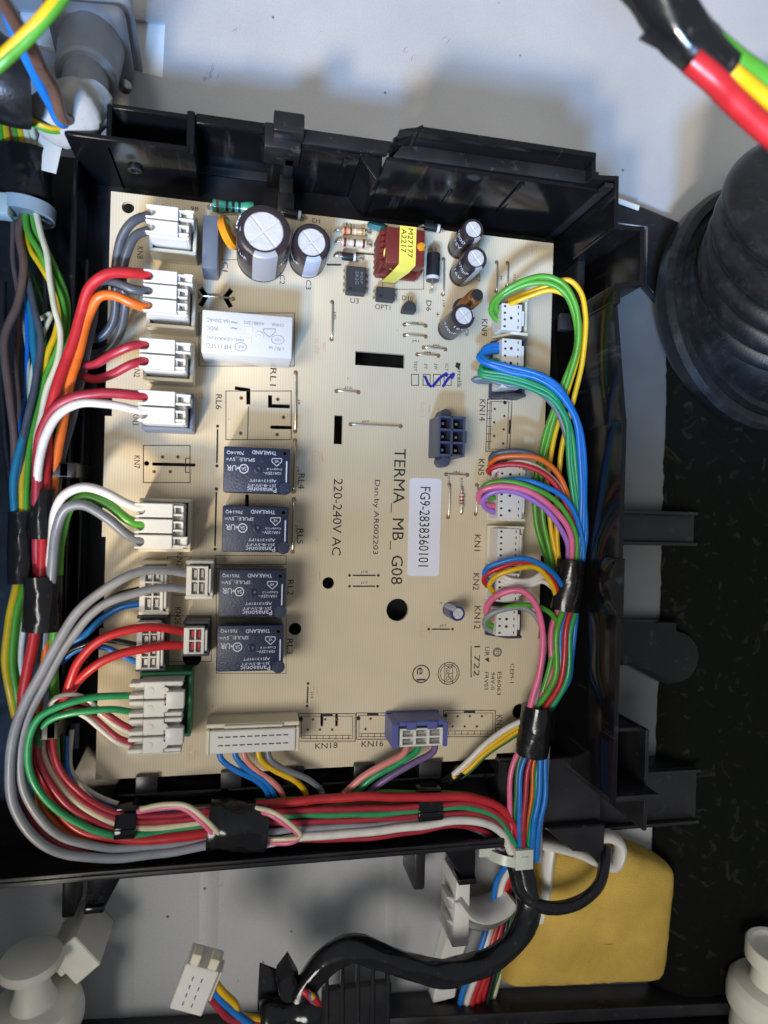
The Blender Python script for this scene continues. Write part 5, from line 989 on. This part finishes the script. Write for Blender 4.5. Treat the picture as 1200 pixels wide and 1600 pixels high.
for k, (cc, dx) in enumerate((('red',0),('blue',3),('yellow',6),('red',9))): wire(cc,[(473+dx,1548+k*1.5,18.5),(482+dx,1555+k*1.5,19),(490+dx,1566+k*1.5,17)],cc+' wire end showing inside the crumpled tape',1.1)
# loose white plug
a = P(308,1530,24); u = Vector((.28,.96,0)); v = Vector((.96,-.28,.0)); zz = Vector((0,0,1))
u = Vector((.26,.90,.34)).normalized(); v = Vector((.95,-.28,.1)); v = (v-u*v.dot(u)).normalized(); wv = u.cross(v)*-1
o = thing('loose_plug','loose white plug with slotted top, hanging free with red, blue and yellow wires','plug',(a.x,a.y,a.z-8))
MB().obb(a,u*9.0,v*4.8,wv*3.6).build('plug_body','white_plastic',o,bevel=.35)
for s in (-1,1): b_ = a+u*9.5+v*(s*2.6)+wv*1.5; MB().obb(b_,u*3.2,v*1.3,wv*1.6).build('latch_ear','cream_plastic',o,bevel=.3)
MB().obb(a+v*5.2+u*1.5,u*6,v*.6,wv*2).build('side_rib','cream_plastic',o,bevel=.2)
q = MB()
for i in range(3):
    for j in range(2): c = a-u*9.02+v*(-2.8+i*2.8)+wv*(-1.2+j*2.4); q.obb(c,u*.03,v*.8,wv*.18)
for i in range(4):
    for j in range(2): c = a-wv*3.62+u*(-5.5+i*3.4)+v*(-1.6+j*2.6); q.obb(c,u*.8,v*.16,wv*.03)
for i in range(4):
    for j in range(2): c = a+wv*3.62+u*(-5.5+i*3.4)+v*(-1.6+j*2.6); q.obb(c,u*.8,v*.16,wv*.03)
q.build('contact_slots','dark_plastic',o)
for cc, x0, y0, dy in (('crimson',326,1558,6),('blue',330,1546,14),('yellow',336,1538,0)):
    wire(cc,[(x0-4,y0-8,24),(x0+12,y0+12,23),(x0+32,y0+30+dy*.3,21),(375+dy,1588+dy*.8,19),(405,1592+dy,17),(425,1592+dy*.6,15)],cc+' wire of the loose plug',1.25)

# ================================================================ top left: cable gland and mains cable
o = thing('cable_gland','grey plastic cable gland with square flange screwed to the back panel','cable gland',(*xy(150,70,-16),-16))
p0, p1, p2, p3 = P(146,60,-8), P(150,112,0), P(122,196,20), P(132,232,13); axg = (p2-p0).normalized()
sx = Vector((1,0.1,0)); sx = (sx-axg*sx.dot(axg)).normalized(); sy = axg.cross(sx)
def rsq(c, hw, hh, t0, t1, name, bev=1.5): MB().obb(c+axg*(t0+t1)/2,sx*hw,sy*hh,axg*((t1-t0)/2)).build(name,'grey_pvc',o,bevel=bev,seg=3)
rsq(p0,13.5,13,-6,-1,'flange',2.5); rsq(p0,11.5,11,0,6,'inner_flange',3)
MB().lathe([(10,4),(9.6,8),(9,20),(8.8,25),(8,26),(6.5,26)],p0,axg,36).build('sleeve','grey_pvc',o)
MB().lathe([(6.6,25),(6.4,32),(6.2,46),(5.5,46.5)],p0,axg,32).build('cable_outlet','grey_pvc',o)
for x, y in ((186,6),(193,127)): c = P(x,y,-6); MB().lathe([(2.2,0),(2.1,.8),(1.2,1.5),(0,1.7)],(c.x,c.y,-9),(0.1,-.4,.9),16).build('screw','steel',o)
c = p0+axg*45; d3 = axg
random.seed(5); q = MB(); n = 26; rows = 12; vs = []; fs = []
for j in range(rows+1):
    for k in range(n):
        a_ = 2*math.pi*k/n; r_ = (7.2+1.0*min(1,j/8))*(1 if j < 9 else (.93,.78,.5,.15)[j-9])+.5*math.sin(3*a_+j*.8)*min(1,(rows-j)/3)+.25*math.sin(8*a_+j)*min(1,(rows-j)/3)+random.uniform(-.15,.15); vs.append(c+axg*(-6+j*1.2)+(sx*math.cos(a_)*r_*1.15+sy*math.sin(a_)*r_)-sx*j*.45)
for j in range(rows):
    for k in range(n): fs.append((j*n+k,j*n+(k+1)%n,(j+1)*n+(k+1)%n,(j+1)*n+k))
fs.append(tuple(rows*n+k for k in range(n)))
tag(q.add(vs,fs).build('white_tape_wrap','cloth_tape',angle=60),'white cloth tape sleeve round the end of the grey cable gland','tape')
e = c+axg*5
def near(col, pts, lab, r): return wire(col,[tuple(e+axg*-6)]+[tuple(P(*p)) for p in pts],lab,r,12,world=True)
near('brown',[(100,186,24),(88,150,34),(66,108,46),(42,64,58),(16,20,70),(-30,-50,84)],'thick brown mains wire leaving the white cloth tape',1.75)
near('blue',[(94,192,22),(80,165,28),(62,130,36),(40,80,44),(22,40,50),(-10,-30,58)],'thick blue mains wire leaving the white cloth tape',1.7)
wire('green',[(108,200,18),(80,202,20),(55,192,21),(30,178,20),(-10,160,17)],'green and yellow earth wire at the white cloth tape',1.35)
wire('yellow',[(108,198,19.2),(80,199.5,21.2),(55,189,22.2),(30,175,21.2),(-10,157,18.2)],'yellow stripe strand of the earth wire at the white cloth tape',.75)
wire('yellow',[(-50,136,70),(0,96,74),(38,62,76),(72,24,78),(120,-40,80)],'thick yellow earth wire crossing in front of the cable gland',1.55)
wire('green',[(-50,142,70.2),(0,103,74.2),(40,68,76.2),(77,28,78.2),(128,-40,80.2)],'green edge strand of the thick yellow earth wire',1.1)
q = MB(); tag(q.tube(spline(pxs([(-60,90,30),(-10,120,30),(22,135,29),(44,140,28)]),1.2),9,28,rfun=lambda t: 11.5-2*t).build('cable_jacket','rubber',angle=60),'black outer jacket of the mains cable at the left edge','cable')
# small white tag
a = P(76,236,9); q = MB().obb((a.x,a.y,a.z),(3.4,-.7,.5),(.9,6.2,-.6),(0,.02,.12)); o = q.build('paper_tag','label_paper'); tag(o,'small white paper tag hanging beside the far left tape','tag')
# ================================================================ top right: cable in the foreground
o = sleeve([(985,-70,112),(1040,10,112),(1085,68,111),(1128,112,110)],4.6,'black taped cable end with red, yellow and green wires hanging over the metal panel',name='foreground_cable',sd=9)
q = MB(); c = P(1040,62,112); o2 = MB().obb((c.x,c.y,c.z),(3.4,-2.0,1.0),(1.0,1.3,.3),(.2,.2,.5)).build('tape_end','tape',o)
for cc, dx, dy, r, hh in (('red',-10,14,2.6,112),('yellow',12,-4,1.7,113),('green',26,-14,2.4,112)):
    wire(cc,[(1090+dx,80+dy,hh),(1128+dx,112+dy,hh),(1165+dx*1.3,148+dy*1.1,hh-1),(1260+dx*1.6,228+dy*1.2,hh-3)],cc+' wire coming out of the foreground cable',r)

flush_text()
# look-alikes that only their place tells apart share a label and a group
seen = {}
for o in WIRES: seen.setdefault(o['label'], []).append(o)
for k, v in seen.items():
    if len(v) > 1:
        for o in v: o['group'] = 'look-alikes: '+k
